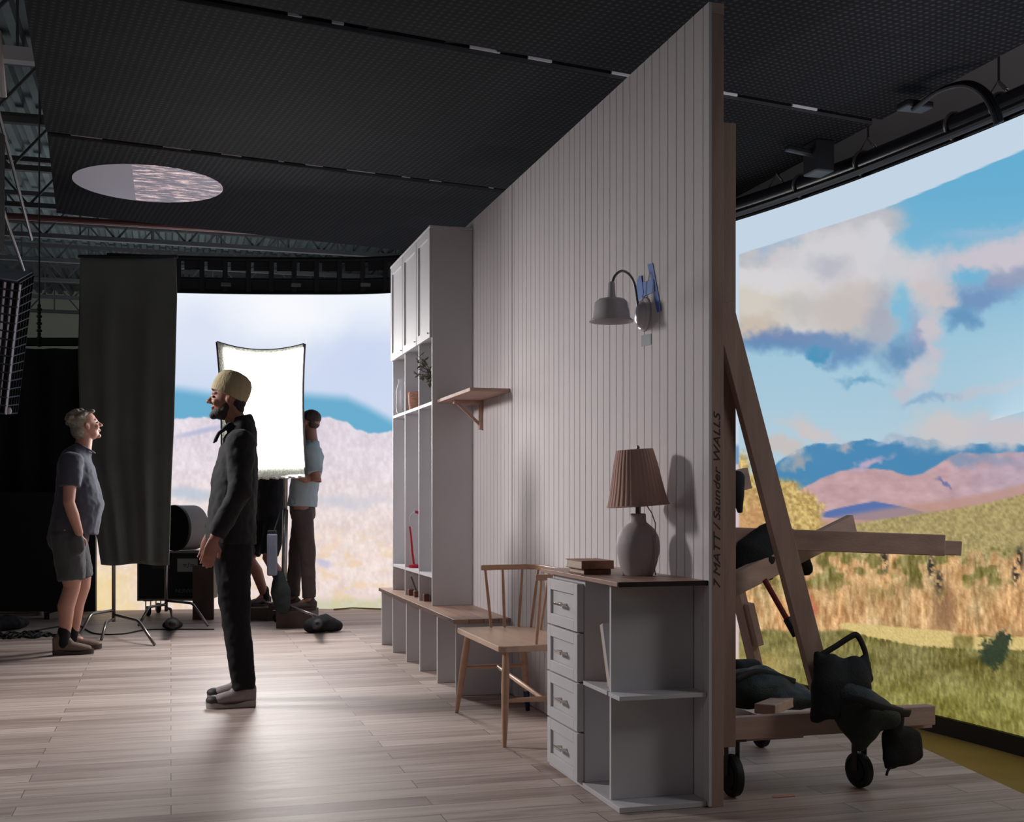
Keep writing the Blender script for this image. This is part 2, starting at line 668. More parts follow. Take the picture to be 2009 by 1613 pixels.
def picture_right(px, py):
    wx = px + 26 * (fbm(px / 40, py / 40) - .5) * 2 + 10 * (fbm(px / 13, py / 13 + 40) - .5) * 2
    wy = py + 22 * (fbm(px / 45 + 70, py / 40) - .5) * 2 + 8 * (fbm(px / 13 + 9, py / 13) - .5) * 2
    # coarse outer picture
    t = sst(500, 900, py)[..., None]
    outer = np.array((194, 212, 228.)) * (1 - t) + np.array((196, 208, 224.)) * t
    outer = blend(outer, (116, 150, 188), sst(868, 880, py))
    outer = blend(outer, (204, 188, 198), sst(908, 914, py))
    outer = blend(outer, (206, 186, 186), sst(1150, 1230, py))
    outer = blend(outer, (208, 190, 124), sst(1260, 1340, py))
    # fine picture
    k = sst(300, 780, py)[..., None]
    c = np.array((98, 171, 208.)) * (1 - k) + np.array((164, 198, 216.)) * k
    c = blend(c, (176, 202, 216), sst(760, 880, py))
    g = fbm(px / 60, py / 50 + 5)

    def cl(cx, cy, rx, ry, col, soft=.55, ang=0., st=1.):
        nonlocal c
        c = blend(c, col, blob(wx, wy, cx, cy, rx, ry, soft, ang) * st)
    # great cloud at the left
    cl(1560, 470, 200, 46, (180, 180, 188), .6, -.28)
    cl(1700, 440, 70, 40, (186, 186, 194), .5, -.2)
    cl(1545, 672, 130, 30, (98, 140, 182), .7, .06)
    cl(1655, 690, 70, 28, (104, 146, 188), .7, .2)
    cl(1605, 700, 26, 16, (74, 146, 186), .6)
    cl(1590, 575, 190, 92, (206, 202, 202), .45, .05)
    cl(1650, 505, 120, 70, (208, 206, 210), .45)
    cl(1490, 590, 80, 62, (208, 202, 192), .5)
    cl(1500, 545, 80, 30, (212, 210, 212), .5)
    cl(1520, 480, 50, 14, (150, 180, 208), .9, -.3, .7)
    cl(1620, 520, 40, 26, (178, 180, 192), .8, .2, .8)
    cl(1570, 600, 60, 26, (188, 184, 182), .8, .0, .7)
    cl(1740, 520, 40, 40, (202, 202, 208), .6)
    cl(1715, 470, 26, 40, (206, 206, 212), .6)
    cl(1660, 610, 70, 60, (196, 188, 184), .6)
    cl(1720, 630, 36, 70, (168, 172, 186), .8, .15)
    cl(1550, 662, 130, 20, (112, 134, 176), .9, .06, .9)
    cl(1640, 680, 70, 20, (108, 144, 184), .9, .15, .9)
    cl(1800, 545, 50, 60, (206, 202, 206), .6)
    cl(1840, 580, 45, 32, (200, 192, 194), .6)
    cl(1480, 640, 60, 22, (200, 186, 172), .7)
    # right clouds
    cl(1950, 505, 150, 44, (198, 192, 202), .55, -.22)
    cl(1985, 545, 110, 26, (146, 156, 184), .7, -.28)
    cl(1925, 590, 75, 26, (112, 146, 188), .7, -.35)
    cl(1890, 630, 32, 26, (100, 148, 188), .7)
    cl(1772, 610, 26, 50, (128, 184, 212), .8, .2)
    cl(1905, 548, 34, 22, (112, 176, 210), .7)
    cl(1955, 448, 110, 11, (142, 182, 210), .9, -.16)
    cl(1800, 660, 26, 50, (150, 160, 192), .8)
    cl(1822, 640, 20, 40, (196, 192, 200), .7)
    cl(1820, 690, 30, 24, (190, 190, 202), .7)
    cl(1765, 690, 34, 40, (106, 146, 184), .8, .5)
    cl(1690, 750, 46, 9, (112, 164, 196), .8, .1)
    cl(1800, 735, 34, 34, (196, 194, 202), .8)
    cl(1770, 762, 22, 20, (188, 190, 202), .7)
    cl(1900, 765, 135, 12, (188, 192, 204), .95, -.17, .8)
    cl(1820, 778, 60, 9, (142, 176, 204), .8, -.2)
    # mountains
    ridge = np.interp(px, [1440, 1500, 1530, 1556, 1600, 1650, 1700, 1745, 1790, 1830, 1870, 1905, 1950, 2009, 2100],
                      [945, 925, 905, 885, 870, 872, 862, 868, 856, 862, 876, 872, 866, 874, 880]) + 8 * (fbm(px / 18, py * 0 + 3) - .5)
    c = blend(c, (72, 134, 178), sst(-1.5, 1.5, py - ridge))
    cl(1590, 846, 60, 17, (200, 194, 196), .7, .35)
    cl(1535, 878, 40, 22, (196, 190, 188), .6)
    cl(1560, 900, 24, 11, (150, 158, 166), .6, -.4)
    cl(1860, 838, 90, 40, (200, 196, 198), .6)
    cl(1975, 850, 80, 34, (198, 194, 200), .6)
    cl(1668, 876, 18, 10, (160, 164, 176), .6)
    cl(1760, 858, 40, 10, (168, 182, 200), .8)
    pk = np.interp(px, [1440, 1560, 1600, 1640, 1690, 1740, 1785, 1810, 1850, 1880, 1920, 2009, 2100],
                   [1010, 965, 945, 926, 918, 922, 934, 930, 905, 888, 890, 886, 890]) + 5 * (fbm(px / 14, px * 0 + 8) - .5)
    pm = sst(-2, 2, py - pk)
    q = fbm(px / 22, py / 12 + 50)
    pinkc = np.array((192, 158, 162.)) + (q[..., None] - .5) * 34 + sst(1800, 2000, px)[..., None] * np.array((-8, 4, 14.))
    c = c * (1 - pm[..., None]) + pinkc * pm[..., None]
    cl(1880, 893, 110, 13, (82, 132, 174), .9, .12, .5)
    cl(1700, 908, 46, 8, (186, 166, 190), .8, -.3)
    lp = np.clip(1 - np.abs((px - 1715) / 112), 0, 1) ** .6
    c = blend(c, (88, 112, 168), sst(-1.5, 1.5, py - (1014 - 30 * lp)) * sst(1.5, -1.5, py - (1012 + 10 * lp)) * sst(1606, 1616, px) * sst(1824, 1814, px))
    cl(1850, 948, 16, 5, (112, 116, 160), .6, .4)
    # hill
    hl = np.interp(px, [1440, 1600, 1660, 1730, 1800, 1870, 1940, 2009, 2100], [1058, 1042, 1030, 1018, 1008, 998, 985, 968, 960])
    hn = fbm(px / 5, py / 5)
    c = blend(c, (184, 142, 126), sst(-10, 4, py - (hl - 16)) * .7)
    hc = np.array((166, 150, 102.)) + (hn[..., None] - .5) * 80 * np.array((1, .95, .7))
    hm = sst(-2, 4, py - hl)
    c = c * (1 - hm[..., None]) + hc * hm[..., None]
    # forest bands with upright crowns
    st = fbm(px / 4.5, py / 16 + 11, 4)
    big = fbm(px / 30, py / 60 + 33, 3)
    fc = np.array((200, 160, 112.)) + (st[..., None] - .5) * 100 * np.array((1, 1, .9)) + (big[..., None] - .5) * np.array((18, -16, -24.))
    top = 1086 + 34 * (fbm(px / 16, px * 0 + 2, 3) - .5) * 2
    fm = sst(-3, 5, py - top)
    green = sst(.46, .62, fbm(px / 26 + 4, py / 22 + 1, 3)) * sst(1060, 1080, py) * sst(1190, 1130, py)
    c = c * (1 - fm[..., None]) + fc * fm[..., None]
    gc = np.array((122, 116, 64.)) + (st[..., None] - .5) * 80
    c = c * (1 - green[..., None] * .85) + gc * green[..., None] * .85
    crown = fbm(px / 9 + 3, py / 24 + 21, 3)
    c = c + ((crown - .5) * 80 * fm)[..., None] * np.array((1, .95, .8))
    rough = sst(.36, .56, fbm(px / 4 + 8, py / 6 + 2, 3))
    for bx, by in ((1735, 1100), (1842, 1142), (1826, 1110), (1993, 1124), (2000, 1095)):
        c = blend(c, (52, 50, 44), blob(px, py, bx, by, 9, 26, .8) * rough)
    c = blend(c, (196, 92, 76), blob(wx, wy, 1582, 1190, 20, 34, .8) * .8)
    c = blend(c, (128, 94, 70), blob(px, py, 1852, 1195, 24, 58, .9) * .8 * sst(.3, .6, crown + .1))
    # tall yellow tree at the left
    tn = fbm(px / 5, py / 5 + 77)
    tc_ = np.array((192, 164, 102.)) + (tn[..., None] - .5) * 130 * np.array((1, 1, .8))
    tm = np.maximum.reduce([blob(wx, wy, 1545, 1000, 62, 66, .25), blob(wx, wy, 1580, 1010, 36, 50, .3), blob(wx, wy, 1465, 1010, 60, 90, .3), blob(wx, wy, 1490, 1060, 90, 60, .3), blob(px, py, 1458, 920, 14, 34, .6)])
    c = c * (1 - tm[..., None]) + tc_ * tm[..., None]
    c = blend(c, (190, 134, 96), blob(wx, wy, 1480, 1035, 30, 60, .8) * .6)
    # meadow
    ml = 1236 + 14 * (fbm(px / 30, px * 0 + 6) - .5) + np.clip((px - 1700) * .05, 0, 20)
    gn = fbm(px / 4, py / 11 + 60, 4)
    g2 = fbm(px / 60, py / 26 + 5, 3)
    gr = np.array((120, 113, 64.)) + sst(1300, 1380, py)[..., None] * np.array((10, 12, 0.)) - (sst(1280, 1240, py) * sst(1600, 1660, px))[..., None] * 16 + (gn[..., None] - .5) * 90 * np.array((1, .97, .7)) + (g2[..., None] - .5) * 60
    gm = sst(-3, 5, py - ml)
    c = c * (1 - gm[..., None]) + gr * gm[..., None]
    fl = np.interp(px, [1640, 1660, 1880, 1925], [1226, 1222, 1240, 1250])
    fh = np.interp(px, [1640, 1700, 1790, 1925], [1228, 1248, 1266, 1275]) + 6 * (gn - .5)
    c = blend(c, (212, 188, 124), sst(-1.5, 1.5, py - fl) * sst(1.5, -1.5, py - fh) * sst(1640, 1652, px) * (1 - .7 * sst(1865, 1875, px) * sst(1915, 1905, px)))
    c = blend(c, (196, 170, 108), sst(1260, 1300, py) * sst(1590, 1500, px) * .6)
    bn = (fbm(px / 6, py / 6 + 90, 3) - .5) * 22
    bm = np.maximum(blob(px + bn, py + bn, 1948, 1282, 28, 30, .3), blob(px + bn, py - bn, 1966, 1262, 18, 26, .3))
    c = blend(c, (48, 60, 44), bm * .95)
    c = c * (1 + .25 * (fbm(px / 2.2, py / 2.2) - .5) * sst(1030, 1060, py))[..., None]
    inside = sst(-1, 1, px - 1450) * sst(-1, 1, py - np.interp(px, [1450, 1735, 2009, 2400], [499, 409, 294, 120]))
    return outer * (1 - inside[..., None]) + c * inside[..., None]


def picture_left(px, py):
    wx = px + 24 * (fbm(px / 50, py / 50) - .5) * 2
    wy = py + 16 * (fbm(px / 50 + 30, py / 50) - .5) * 2
    k = sst(570, 780, py)[..., None]
    c = np.array((240, 244, 252.)) * (1 - k) + np.array((206, 218, 240.)) * k
    c = blend(c, (200, 212, 240), blob(wx, wy, 720, 700, 110, 70, .9) * .8)
    c = blend(c, (214, 222, 242), blob(wx, wy, 390, 640, 90, 60, .9) * .7)
    c = blend(c, (250, 251, 254), blob(wx, wy, 560, 610, 110, 50, .9) * .8)
    tl = np.interp(px, [100, 345, 430, 520, 600, 680, 720, 770, 900], [752, 764, 776, 778, 776, 782, 800, 828, 880])
    c = blend(c, (106, 172, 206), sst(-16, 12, py - tl))
    pl = np.interp(px, [100, 345, 400, 430, 600, 650, 680, 700, 730, 770, 900], [830, 822, 818, 824, 816, 820, 828, 842, 850, 846, 900]) + 6 * (fbm(px / 12, px * 0) - .5)
    n = fbm(px / 6, py / 9, 4)
    n2 = fbm(px / 40, py / 24 + 8, 3)
    t = sst(840, 1100, py)[..., None]
    p = np.array((226, 216, 226.)) * (1 - t) + np.array((236, 218, 212.)) * t
    p = p + (n[..., None] - .5) * 34 * np.array((.8, 1, .9)) + (n2[..., None] - .5) * 20
    m = sst(-2, 3, py - pl)
    c = c * (1 - m[..., None]) + p * m[..., None]
    c = blend(c, (176, 180, 212), blob(px, py, 400, 845, 60, 6, .9, -.22) * .8)
    c = blend(c, (184, 198, 212), blob(wx, wy, 372, 970, 44, 16, .7) * .8)
    c = blend(c, (198, 202, 216), blob(wx, wy, 680, 985, 90, 14, .9) * .6)
    c = blend(c, (186, 186, 214), blob(wx, wy, 632, 1108, 20, 7, .7) * .7)
    yl = sst(.5, .7, fbm(px / 22, py / 14 + 20, 3)) * sst(1000, 1120, py) * .6
    c = blend(c, (238, 206, 168), yl)
    c = blend(c, (190, 196, 156), sst(1166, 1184, py + 20 * (n - .5)) * sst(420, 600, px) * .6)
    w = sst(330, 200, px) * sst(1080, 1150, py)
    c = blend(c, (240, 214, 150), w * .7)
    return c


def build_video_wall():
    t = thing('video_wall', 'tall curved video wall showing blue sky, clouds, mountains and autumn trees', 'video wall', (3.8, 9.75, GND))
    z = np.linspace(SCR_BOT, SCR_TOP, 400)
    P = ARC
    n, k = len(P), len(z)
    X = np.repeat(P[:, 0], k)
    Y = np.repeat(P[:, 1], k)
    Z = np.tile(z, n)
    dep = X * ST + Y * CT
    lat = X * CT - Y * ST
    dep_ = np.maximum(dep, .5)
    px = CX + F * lat / dep_
    py = HOR - F * (Z - CAMH) / dep_
    pxr = np.clip(px, 1300, 2600)
    pxl = np.clip(px, -200, 1100)
    cr = picture_right(pxr, py)
    cl_ = picture_left(pxl, py)
    w = sst(900, 1300, px)[:, None]
    c = np.clip(cl_ * (1 - w) + cr * w, 0, 255) / 255.0
    c = np.where(c <= .04045, c / 12.92, ((c + .055) / 1.055) ** 2.4)
    loc = np.array((3.8, 9.75, GND))
    co = np.c_[X, Y, Z] - loc
    me = bpy.data.meshes.new('screen')
    i = np.arange(n - 1)[:, None] * k + np.arange(k - 1)[None, :]
    i = i.ravel()
    faces = np.c_[i, i + 1, i + k + 1, i + k]
    me.vertices.add(n * k)
    me.vertices.foreach_set('co', co.ravel().astype(np.float32))
    me.loops.add(faces.size)
    me.loops.foreach_set('vertex_index', faces.ravel().astype(np.int32))
    me.polygons.add(len(faces))
    me.polygons.foreach_set('loop_start', (np.arange(len(faces)) * 4).astype(np.int32))
    me.polygons.foreach_set('loop_total', np.full(len(faces), 4, np.int32))
    me.update()
    at = me.color_attributes.new('picture', 'FLOAT_COLOR', 'POINT')
    at.data.foreach_set('color', np.c_[c, np.ones(len(c))].ravel().astype(np.float32))
    m = bpy.data.materials.new('video_picture')
    m.use_nodes = True
    nt = m.node_tree
    b = nt.nodes['Principled BSDF']
    b.inputs['Base Color'].default_value = (.01, .01, .01, 1)
    b.inputs['Roughness'].default_value = .7
    b.inputs['Specular IOR Level'].default_value = .1
    a = nt.nodes.new('ShaderNodeAttribute')
    a.attribute_name = 'picture'
    nt.links.new(a.outputs['Color'], b.inputs['Emission Color'])
    b.inputs['Emission Strength'].default_value = 1.0
    me.materials.append(m)
    o = bpy.data.objects.new('screen', me)
    COL.objects.link(o)
    o.parent = t
    o['label'] = 'lit screen picture of clouds over mountains and autumn trees'
    # cabinets behind the picture, header and base rail
    S = ARC[::12]
    for nm, d0, d1, z0, z1, mm in (('cabinet', -.012, -.16, SCR_BOT - .03, SCR_TOP + .012, M['blackmetal']), ('base_rail', .02, -.1, GND, SCR_BOT - .002, M['blackmetal'])):
        a_, b_ = offs(S, d0), offs(S, d1)
        rings = [[Vector((a_[j][0], a_[j][1], z0)), Vector((b_[j][0], b_[j][1], z0)), Vector((b_[j][0], b_[j][1], z1)), Vector((a_[j][0], a_[j][1], z1))] for j in range(len(S))]
        fin(nm, MB().rings(rings), mm, t)
    return t


build_video_wall()

# black pipe following the right-hand screen top, with clamps and steel wires
PI_ = offs(ARC, -.05)
pr = [(p[0], p[1], 3.44) for p in PI_ if p[1] < 10.8][::14]
t = thing('rigging_pipe', 'thick black rigging pipe hung above the curved screen on the right', 'pipe', (4.5, 6.5, 3.36))
auto_smooth(fin('pipe', MB().tube(pr, .075, 16), M['blackgloss'], t))
lower = [(p[0], p[1], 3.37) for p in offs(ARC, .03) if p[1] < 10.8][::14]
auto_smooth(fin('lower_tube', MB().tube(lower, .026, 10), M['blackmetal'], t))


def arc_near(px):
    best = min(range(len(PI_)), key=lambda j: abs((CX + F * (PI_[j][0] * CT - PI_[j][1] * ST) / (PI_[j][0] * ST + PI_[j][1] * CT)) - px) + (100000 if PI_[j][1] > 10 else 0))
    return PI_[best]


for px in (1570, 1690, 1870, 1960):
    q = arc_near(px + 6)
    ring = [(q[0] + math.cos(a) * .084, q[1], 3.44 + math.sin(a) * .084) for a in np.linspace(0, 2 * math.pi, 17)[:-1]]
    auto_smooth(fin('pipe_clamp', MB().tube(ring, .012, 8, closed=True), M['steel'], t))
for px, lab in ((1524, 'thin steel hanging wire nearest the white wall'), (1703, 'thin steel hanging wire in the middle over the right screen'), (1960, 'thin steel hanging wire at the far right over the screen')):
    q = arc_near(px)
    mb = MB().tube([(q[0], q[1], 3.78), (q[0], q[1], 3.60)], .007, 6)
    mb.tube([(q[0], q[1], 3.61), (q[0] - .03, q[1] + .09, 3.50)], .004, 6).tube([(q[0], q[1], 3.61), (q[0] + .03, q[1] - .07, 3.50)], .004, 6)
    w = thing('hanging_wire', lab, 'wire', (q[0], q[1], 3.5), group='wires holding the rigging pipe')
    fin('wire', mb, M['darksteel'], w)
    fin('crimp', MB().tube([(q[0], q[1], 3.60), (q[0] + .02, q[1] - .045, 3.54)], .012, 8), M['chrome'], w)
q0, q1 = arc_near(1755), arc_near(1960)
q2 = arc_near(1895)
pts = [Pd(1790, 215, 6.9), Pd(1840, 180, 6.7), Pd(1890, 168, 6.6), Pd(1925, 185, 6.55), Pd(1945, 215, 6.5), Pd(1955, 245, 6.48)]
cp = catmull([tuple(p)[:2] for p in pts], 6)
cz = catmull([(p.z, 0) for p in pts], 6)[:, 0]
mb = MB()
for d in (0, .02, .035):
    mb.tube([(a[0] + d, a[1], z + d * .6) for a, z in zip(cp, cz)], .013, 8)
tag(auto_smooth(fin('cable_loom', mb, M['rubber'])), 'loop of thick black cables over the pipe at the upper right', 'cable')
tag(fin('junction_box', MB().box(*(lambda p: (p.x - .09, p.x + .09, p.y - .06, p.y + .06, p.z - .01, p.z + .03))(Pd(1795, 212, 6.95))), M['blackmetal'], bevel=.01), 'flat black cable box at the edge of the dark ceiling panels', 'box')
p = Pd(1606, 322, 8.05)
mb = MB().box(p.x - .07, p.x + .07, p.y - .09, p.y + .09, p.z - .07, 3.60)
mb.beam(p + Vector((-.25, 0, .09)), p + Vector((0, 0, .06)), .05, .04)
tag(fin('chain_motor', mb, M['blackmetal'], bevel=.01), 'square black hoist block between dark ceiling panels and pipe', 'hoist')

# ------------------------------------------------------------------ header truss over the far part of the video wall
t = thing('header_truss', 'long black lattice truss along the top of the far bright screen', 'truss', (.6, 12.7, 3.34))
HS = [p for p in offs(ARC, -.12) if -3.2 < p[0] < 2.6 and p[1] > 10][::20]
HS = HS[::-1]
mb = MB()
for z in (3.37, 3.50, 3.72):
    mb.tube([(p[0], p[1], z) for p in HS], .022 if z != 3.72 else .03, 8)
fin('chord', mb, M['blackmetal'], t)
mb = MB()
for j in range(0, len(HS) - 1):
    a, b = HS[j], HS[j + 1]
    d = (b - a)
    mb.beam((a[0], a[1], 3.37), (a[0], a[1], 3.72), .05, .05, (1, 0, 0))
    mb.beam((a[0] + d[0] * .25, a[1] + d[1] * .25, 3.67), (a[0] + d[0] * 1.05, a[1] + d[1] * 1.05, 3.67), .02, .14)
    mb.beam((a[0], a[1], 3.44), (b[0], b[1], 3.44), .02, .10)
fin('bracing', mb, M['blackmetal'], t)
for j in range(2, len(HS) - 2, 3):
    a = HS[j]
    fin('bracket', MB().box(a[0] - .05, a[0] + .05, a[1] - .22, a[1] - .16, 3.40, 3.43), M['steel'], t)

# ------------------------------------------------------------------ dark LED ceiling
def led_ceiling_mat():
    m = bpy.data.materials.new('dark_led_tiles')
    m.use_nodes = True
    nt = m.node_tree
    N, L = nt.nodes, nt.links
    b = N['Principled BSDF']
    tc = N.new('ShaderNodeTexCoord')
    mp = N.new('ShaderNodeMapping')
    mp.inputs['Rotation'].default_value = (0, 0, -math.radians(9))
    L.new(tc.outputs['Object'], mp.inputs[0])
    vo = N.new('ShaderNodeTexVoronoi')
    vo.inputs['Scale'].default_value = 24
    vo.inputs['Randomness'].default_value = 0
    L.new(mp.outputs[0], vo.inputs['Vector'])
    r = N.new('ShaderNodeValToRGB')
    r.color_ramp.elements[0].position = .12
    r.color_ramp.elements[0].color = lin((50, 49, 52))
    r.color_ramp.elements[1].position = .34
    r.color_ramp.elements[1].color = lin((20, 20, 22))
    L.new(vo.outputs['Distance'], r.inputs[0])
    br = N.new('ShaderNodeTexBrick')
    br.offset = 0
    br.inputs['Scale'].default_value = 1
    br.inputs['Brick Width'].default_value = .5
    br.inputs['Row Height'].default_value = .5
    br.inputs['Mortar Size'].default_value = .003
    br.inputs['Color1'].default_value = (1, 1, 1, 1)
    br.inputs['Color2'].default_value = (.72, .72, .72, 1)
    br.inputs['Mortar'].default_value = (.45, .45, .45, 1)
    L.new(mp.outputs[0], br.inputs['Vector'])
    mx = N.new('ShaderNodeMix')
    mx.data_type = 'RGBA'
    mx.blend_type = 'MULTIPLY'
    mx.inputs['Factor'].default_value = 1
    L.new(r.outputs[0], mx.inputs['A'])
    L.new(br.outputs['Color'], mx.inputs['B'])
    L.new(mx.outputs['Result'], b.inputs['Base Color'])
    b.inputs['Roughness'].default_value = .9
    b.inputs['Specular IOR Level'].default_value = .08
    # a few stuck pixels of the LED tiles
    v2 = N.new('ShaderNodeTexVoronoi')
    v2.inputs['Scale'].default_value = 1.6
    L.new(tc.outputs['Object'], v2.inputs['Vector'])
    lt = N.new('ShaderNodeMath')
    lt.operation = 'LESS_THAN'
    lt.inputs[1].default_value = .012
    L.new(v2.outputs['Distance'], lt.inputs[0])
    b.inputs['Emission Color'].default_value = (.6, .55, .55, 1)
    L.new(lt.outputs[0], b.inputs['Emission Strength'])
    return m


M['led'] = led_ceiling_mat()
CZ = 3.6
DIRX = Vector((math.cos(math.radians(9.3)), math.sin(math.radians(9.3)), 0))
LEFT = [Vector((-.52, 3.2, 0)), Vector((-.675, 5.82, 0)), Vector((-.80, 8.41, 0)), Vector((-.94, 10.72, 0))]


def right_end(p, X=4.40):
    return p + DIRX * ((X - p.x) / DIRX.x)


ROWL = ['dark LED ceiling panel nearest the camera, above the white wall', 'dark dotted LED ceiling panel, middle row, running behind the white wall', 'dark LED ceiling panel farthest back, with a lit oval patch']
gap = .10
rows = []
for i in range(3):
    a, b = LEFT[i], LEFT[i + 1]
    a = a + Vector((0, gap / 2 if i else 0, 0))
    b = b - Vector((0, gap / 2 if i < 2 else 0, 0))
    c, d = right_end(b, 4.36 if i == 2 else 4.40), right_end(a)
    if i == 2:
        b = Vector((-.94, 10.72, 0))
        c = Vector((4.0, 11.75, 0))
    t = thing('led_ceiling_panel', ROWL[i], 'ceiling panel', (a.x, a.y, CZ), group='hanging LED ceiling panels')
    poly = [(q.x, q.y, CZ) for q in (a, d, c, b)]
    fin('tile_face', MB().prism(poly, (0, 0, 1), .05), M['led'], t)
    # frame rails above and clamps along the seam
    mb = MB()
    for u, v in ((a, d), (b, c)):
        off = (b - a).normalized() * (.03 if (u - a).length < .01 else -.03)
        mb.beam(Vector((u.x, u.y, CZ + .10)) + off, Vector((v.x, v.y, CZ + .10)) + off, .05, .10)
    fin('frame_rail', mb, M['blackmetal'], t)
    fin('edge_strip', MB().beam(Vector((d.x, d.y, CZ + .012)), Vector((a.x, a.y, CZ + .012)) , .008, .02).beam(Vector((c.x, c.y, CZ + .012)), Vector((b.x, b.y, CZ + .012)), .008, .02), M['joist'], t)
    rows.append((t, a, b, c, d))
random.seed(4)
for i in (1, 2):
    t, a, b, c, d = rows[i]
    ln = (d - a).length
    u = .15
    while u < ln - .3:
        w = random.uniform(.03, .22)
        p = a + DIRX * u
        if random.random() < .75:
            fin('seam_lit_bit', MB().beam(Vector((p.x, p.y - .012, CZ + .036)), Vector((p.x, p.y - .012, CZ + .036)) + DIRX * w, .012, .030), M['enamel'], t)  # white slips put in as the lit bits seen in the gap
        u += w + random.uniform(.05, .45)
for i in (0, 1):
    t, a, b, c, d = rows[i]
    ln = (c - b).length
    s = .1
    while s < ln - .2:
        w = random.uniform(.1, .28)
        p = b + DIRX * s
        mb = MB().beam(Vector((p.x, p.y + gap * .5, CZ + random.uniform(.07, .1))), Vector((p.x, p.y + gap * .5, CZ + .09)) + DIRX * w, gap * random.uniform(.7, 1.05), .10)
        fin('seam_clamp', mb, M['blackmetal'], t)
        s += w + random.uniform(.12, .5)


# lit oval on the far panel
def patch_mat():
    m = bpy.data.materials.new('glitchy_lit_leds')
    m.use_nodes = True
    nt = m.node_tree
    N, L = nt.nodes, nt.links
    b = N['Principled BSDF']
    b.inputs['Base Color'].default_value = (.02, .02, .02, 1)
    tc = N.new('ShaderNodeTexCoord')
    mp = N.new('ShaderNodeMapping')
    mp.inputs['Scale'].default_value = (4, 15, 1)
    mp.inputs['Rotation'].default_value = (0, 0, math.radians(-9))
    L.new(tc.outputs['Object'], mp.inputs[0])
    n = N.new('ShaderNodeTexNoise')
    n.inputs['Scale'].default_value = 1.3
    n.inputs['Detail'].default_value = 8
    n.inputs['Roughness'].default_value = .75
    L.new(mp.outputs[0], n.inputs['Vector'])
    r = N.new('ShaderNodeValToRGB')
    r.color_ramp.interpolation = 'CONSTANT'
    e = r.color_ramp.elements
    e[0].color = lin((104, 98, 108))
    e[1].position = .52
    e[1].color = lin((186, 158, 160))
    x = e.new(.58)
    x.color = lin((236, 208, 206))
    x = e.new(.66)
    x.color = lin((128, 112, 118))
    L.new(n.outputs['Fac'], r.inputs[0])
    sp = N.new('ShaderNodeSeparateXYZ')
    L.new(tc.outputs['Object'], sp.inputs[0])
    g = N.new('ShaderNodeMath')
    g.operation = 'GREATER_THAN'
    g.inputs[1].default_value = PATCH_X
    L.new(sp.outputs[0], g.inputs[0])
    mx = N.new('ShaderNodeMix')
    mx.data_type = 'RGBA'
    L.new(g.outputs[0], mx.inputs['Factor'])
    mx.inputs['A'].default_value = lin((104, 98, 106))
    L.new(r.outputs[0], mx.inputs['B'])
    L.new(mx.outputs['Result'], b.inputs['Emission Color'])
    b.inputs['Emission Strength'].default_value = 1
    return m


cc = Pz(292, 362, CZ - .004)
PATCH_X = cc.x - .11 - rows[2][1].x
M['patch'] = patch_mat()
t = rows[2][0]
poly = [(cc.x + .56 * math.cos(a), cc.y + .55 * math.sin(a), CZ - .004) for a in np.linspace(0, 2 * math.pi, 49)[:-1]]
fin('lit_patch', MB().prism(poly, (0, 0, 1), .003), M['patch'], t, label='round pinkish lit patch of LEDs')

# ------------------------------------------------------------------ building shell
fl = [(-7, -2), (2.75, -2), (3.0, 2.5), (3.20, 3.856), (3.335, 4.65), (3.85, 7.9), (3.70, 9.7), (3.05, 11.1), (2.20, 12.10), (1.2, 12.52), (.04, 12.76), (-.95, 12.85), (-7, 12.85)]
o = fin('floor', MB().prism([(x, y, 0) for x, y in fl], (0, 0, -1), .3), M['floor'], loc=(0, 0, 0))
struct(o, 'pinkish oak plank stage floor')
o = fin('floor_studio', MB().box(-12, 9, -6, 30.4, GND - .06, GND), M['ground'], loc=(0, 0, GND))
struct(o, 'yellowish studio floor around the stage')
RZ = 6.1
mb = MB()
x = -11.0
prof = []
while x < 8.8:
    prof += [(x, RZ), (x + .09, RZ), (x + .12, RZ + .09), (x + .21, RZ + .09)]
    x += .24
rings = [[Vector((x, y, z)) for (x, z) in prof] for y in (-4, 30.4)]
n = len(prof)
mb.add([v for r in rings for v in r], [(i, i + 1, n + i + 1, n + i) for i in range(n - 1)])
struct(fin('ceiling', mb, M['roofdeck'], loc=(0, 8, RZ)), 'corrugated steel roof deck')
struct(fin('wall_back', MB().box(-12, 9, 30.2, 30.4, GND, RZ + .2), M['beigewall']), 'plain beige back wall of the studio')
struct(fin('wall_left', MB().box(-12.2, -12, -6, 30.4, GND, RZ + .2), M['greywall']))
struct(fin('wall_right', MB().box(6.2, 6.4, -6, 30.4, GND, RZ + .2), M['greywall']), 'grey studio wall behind the curved screen')
struct(fin('wall_front', MB().box(-12, 9, -6.2, -6, GND, RZ + .2), M['greywall']))

# open-web roof joists
def joist(y, lab, z0=5.35, z1=6.0, x0=-8, x1=5.8, heavy=False):
    t = thing('roof_joist', lab, 'roof joist', (-2, y, z0), group='open-web steel roof joists')
    fin('chord', MB().beam((x0, y, z0), (x1, y, z0), .09, .07).beam((x0, y, z1), (x1, y, z1), .09, .07), M['joist'], t)
    mb = MB()
    x = x0
    k = 0
    while x < x1 - .3:
        a, b = ((z0, z1) if k % 2 else (z1, z0))
        mb.beam((x, y, a), (x + .55, y, b), .03, .03)
        if k % 2 == 0:
            mb.beam((x, y, z0), (x, y, z1), .025, .025, (1, 0, 0))
        x += .55
        k += 1
    fin('web', mb, M['joist'], t)


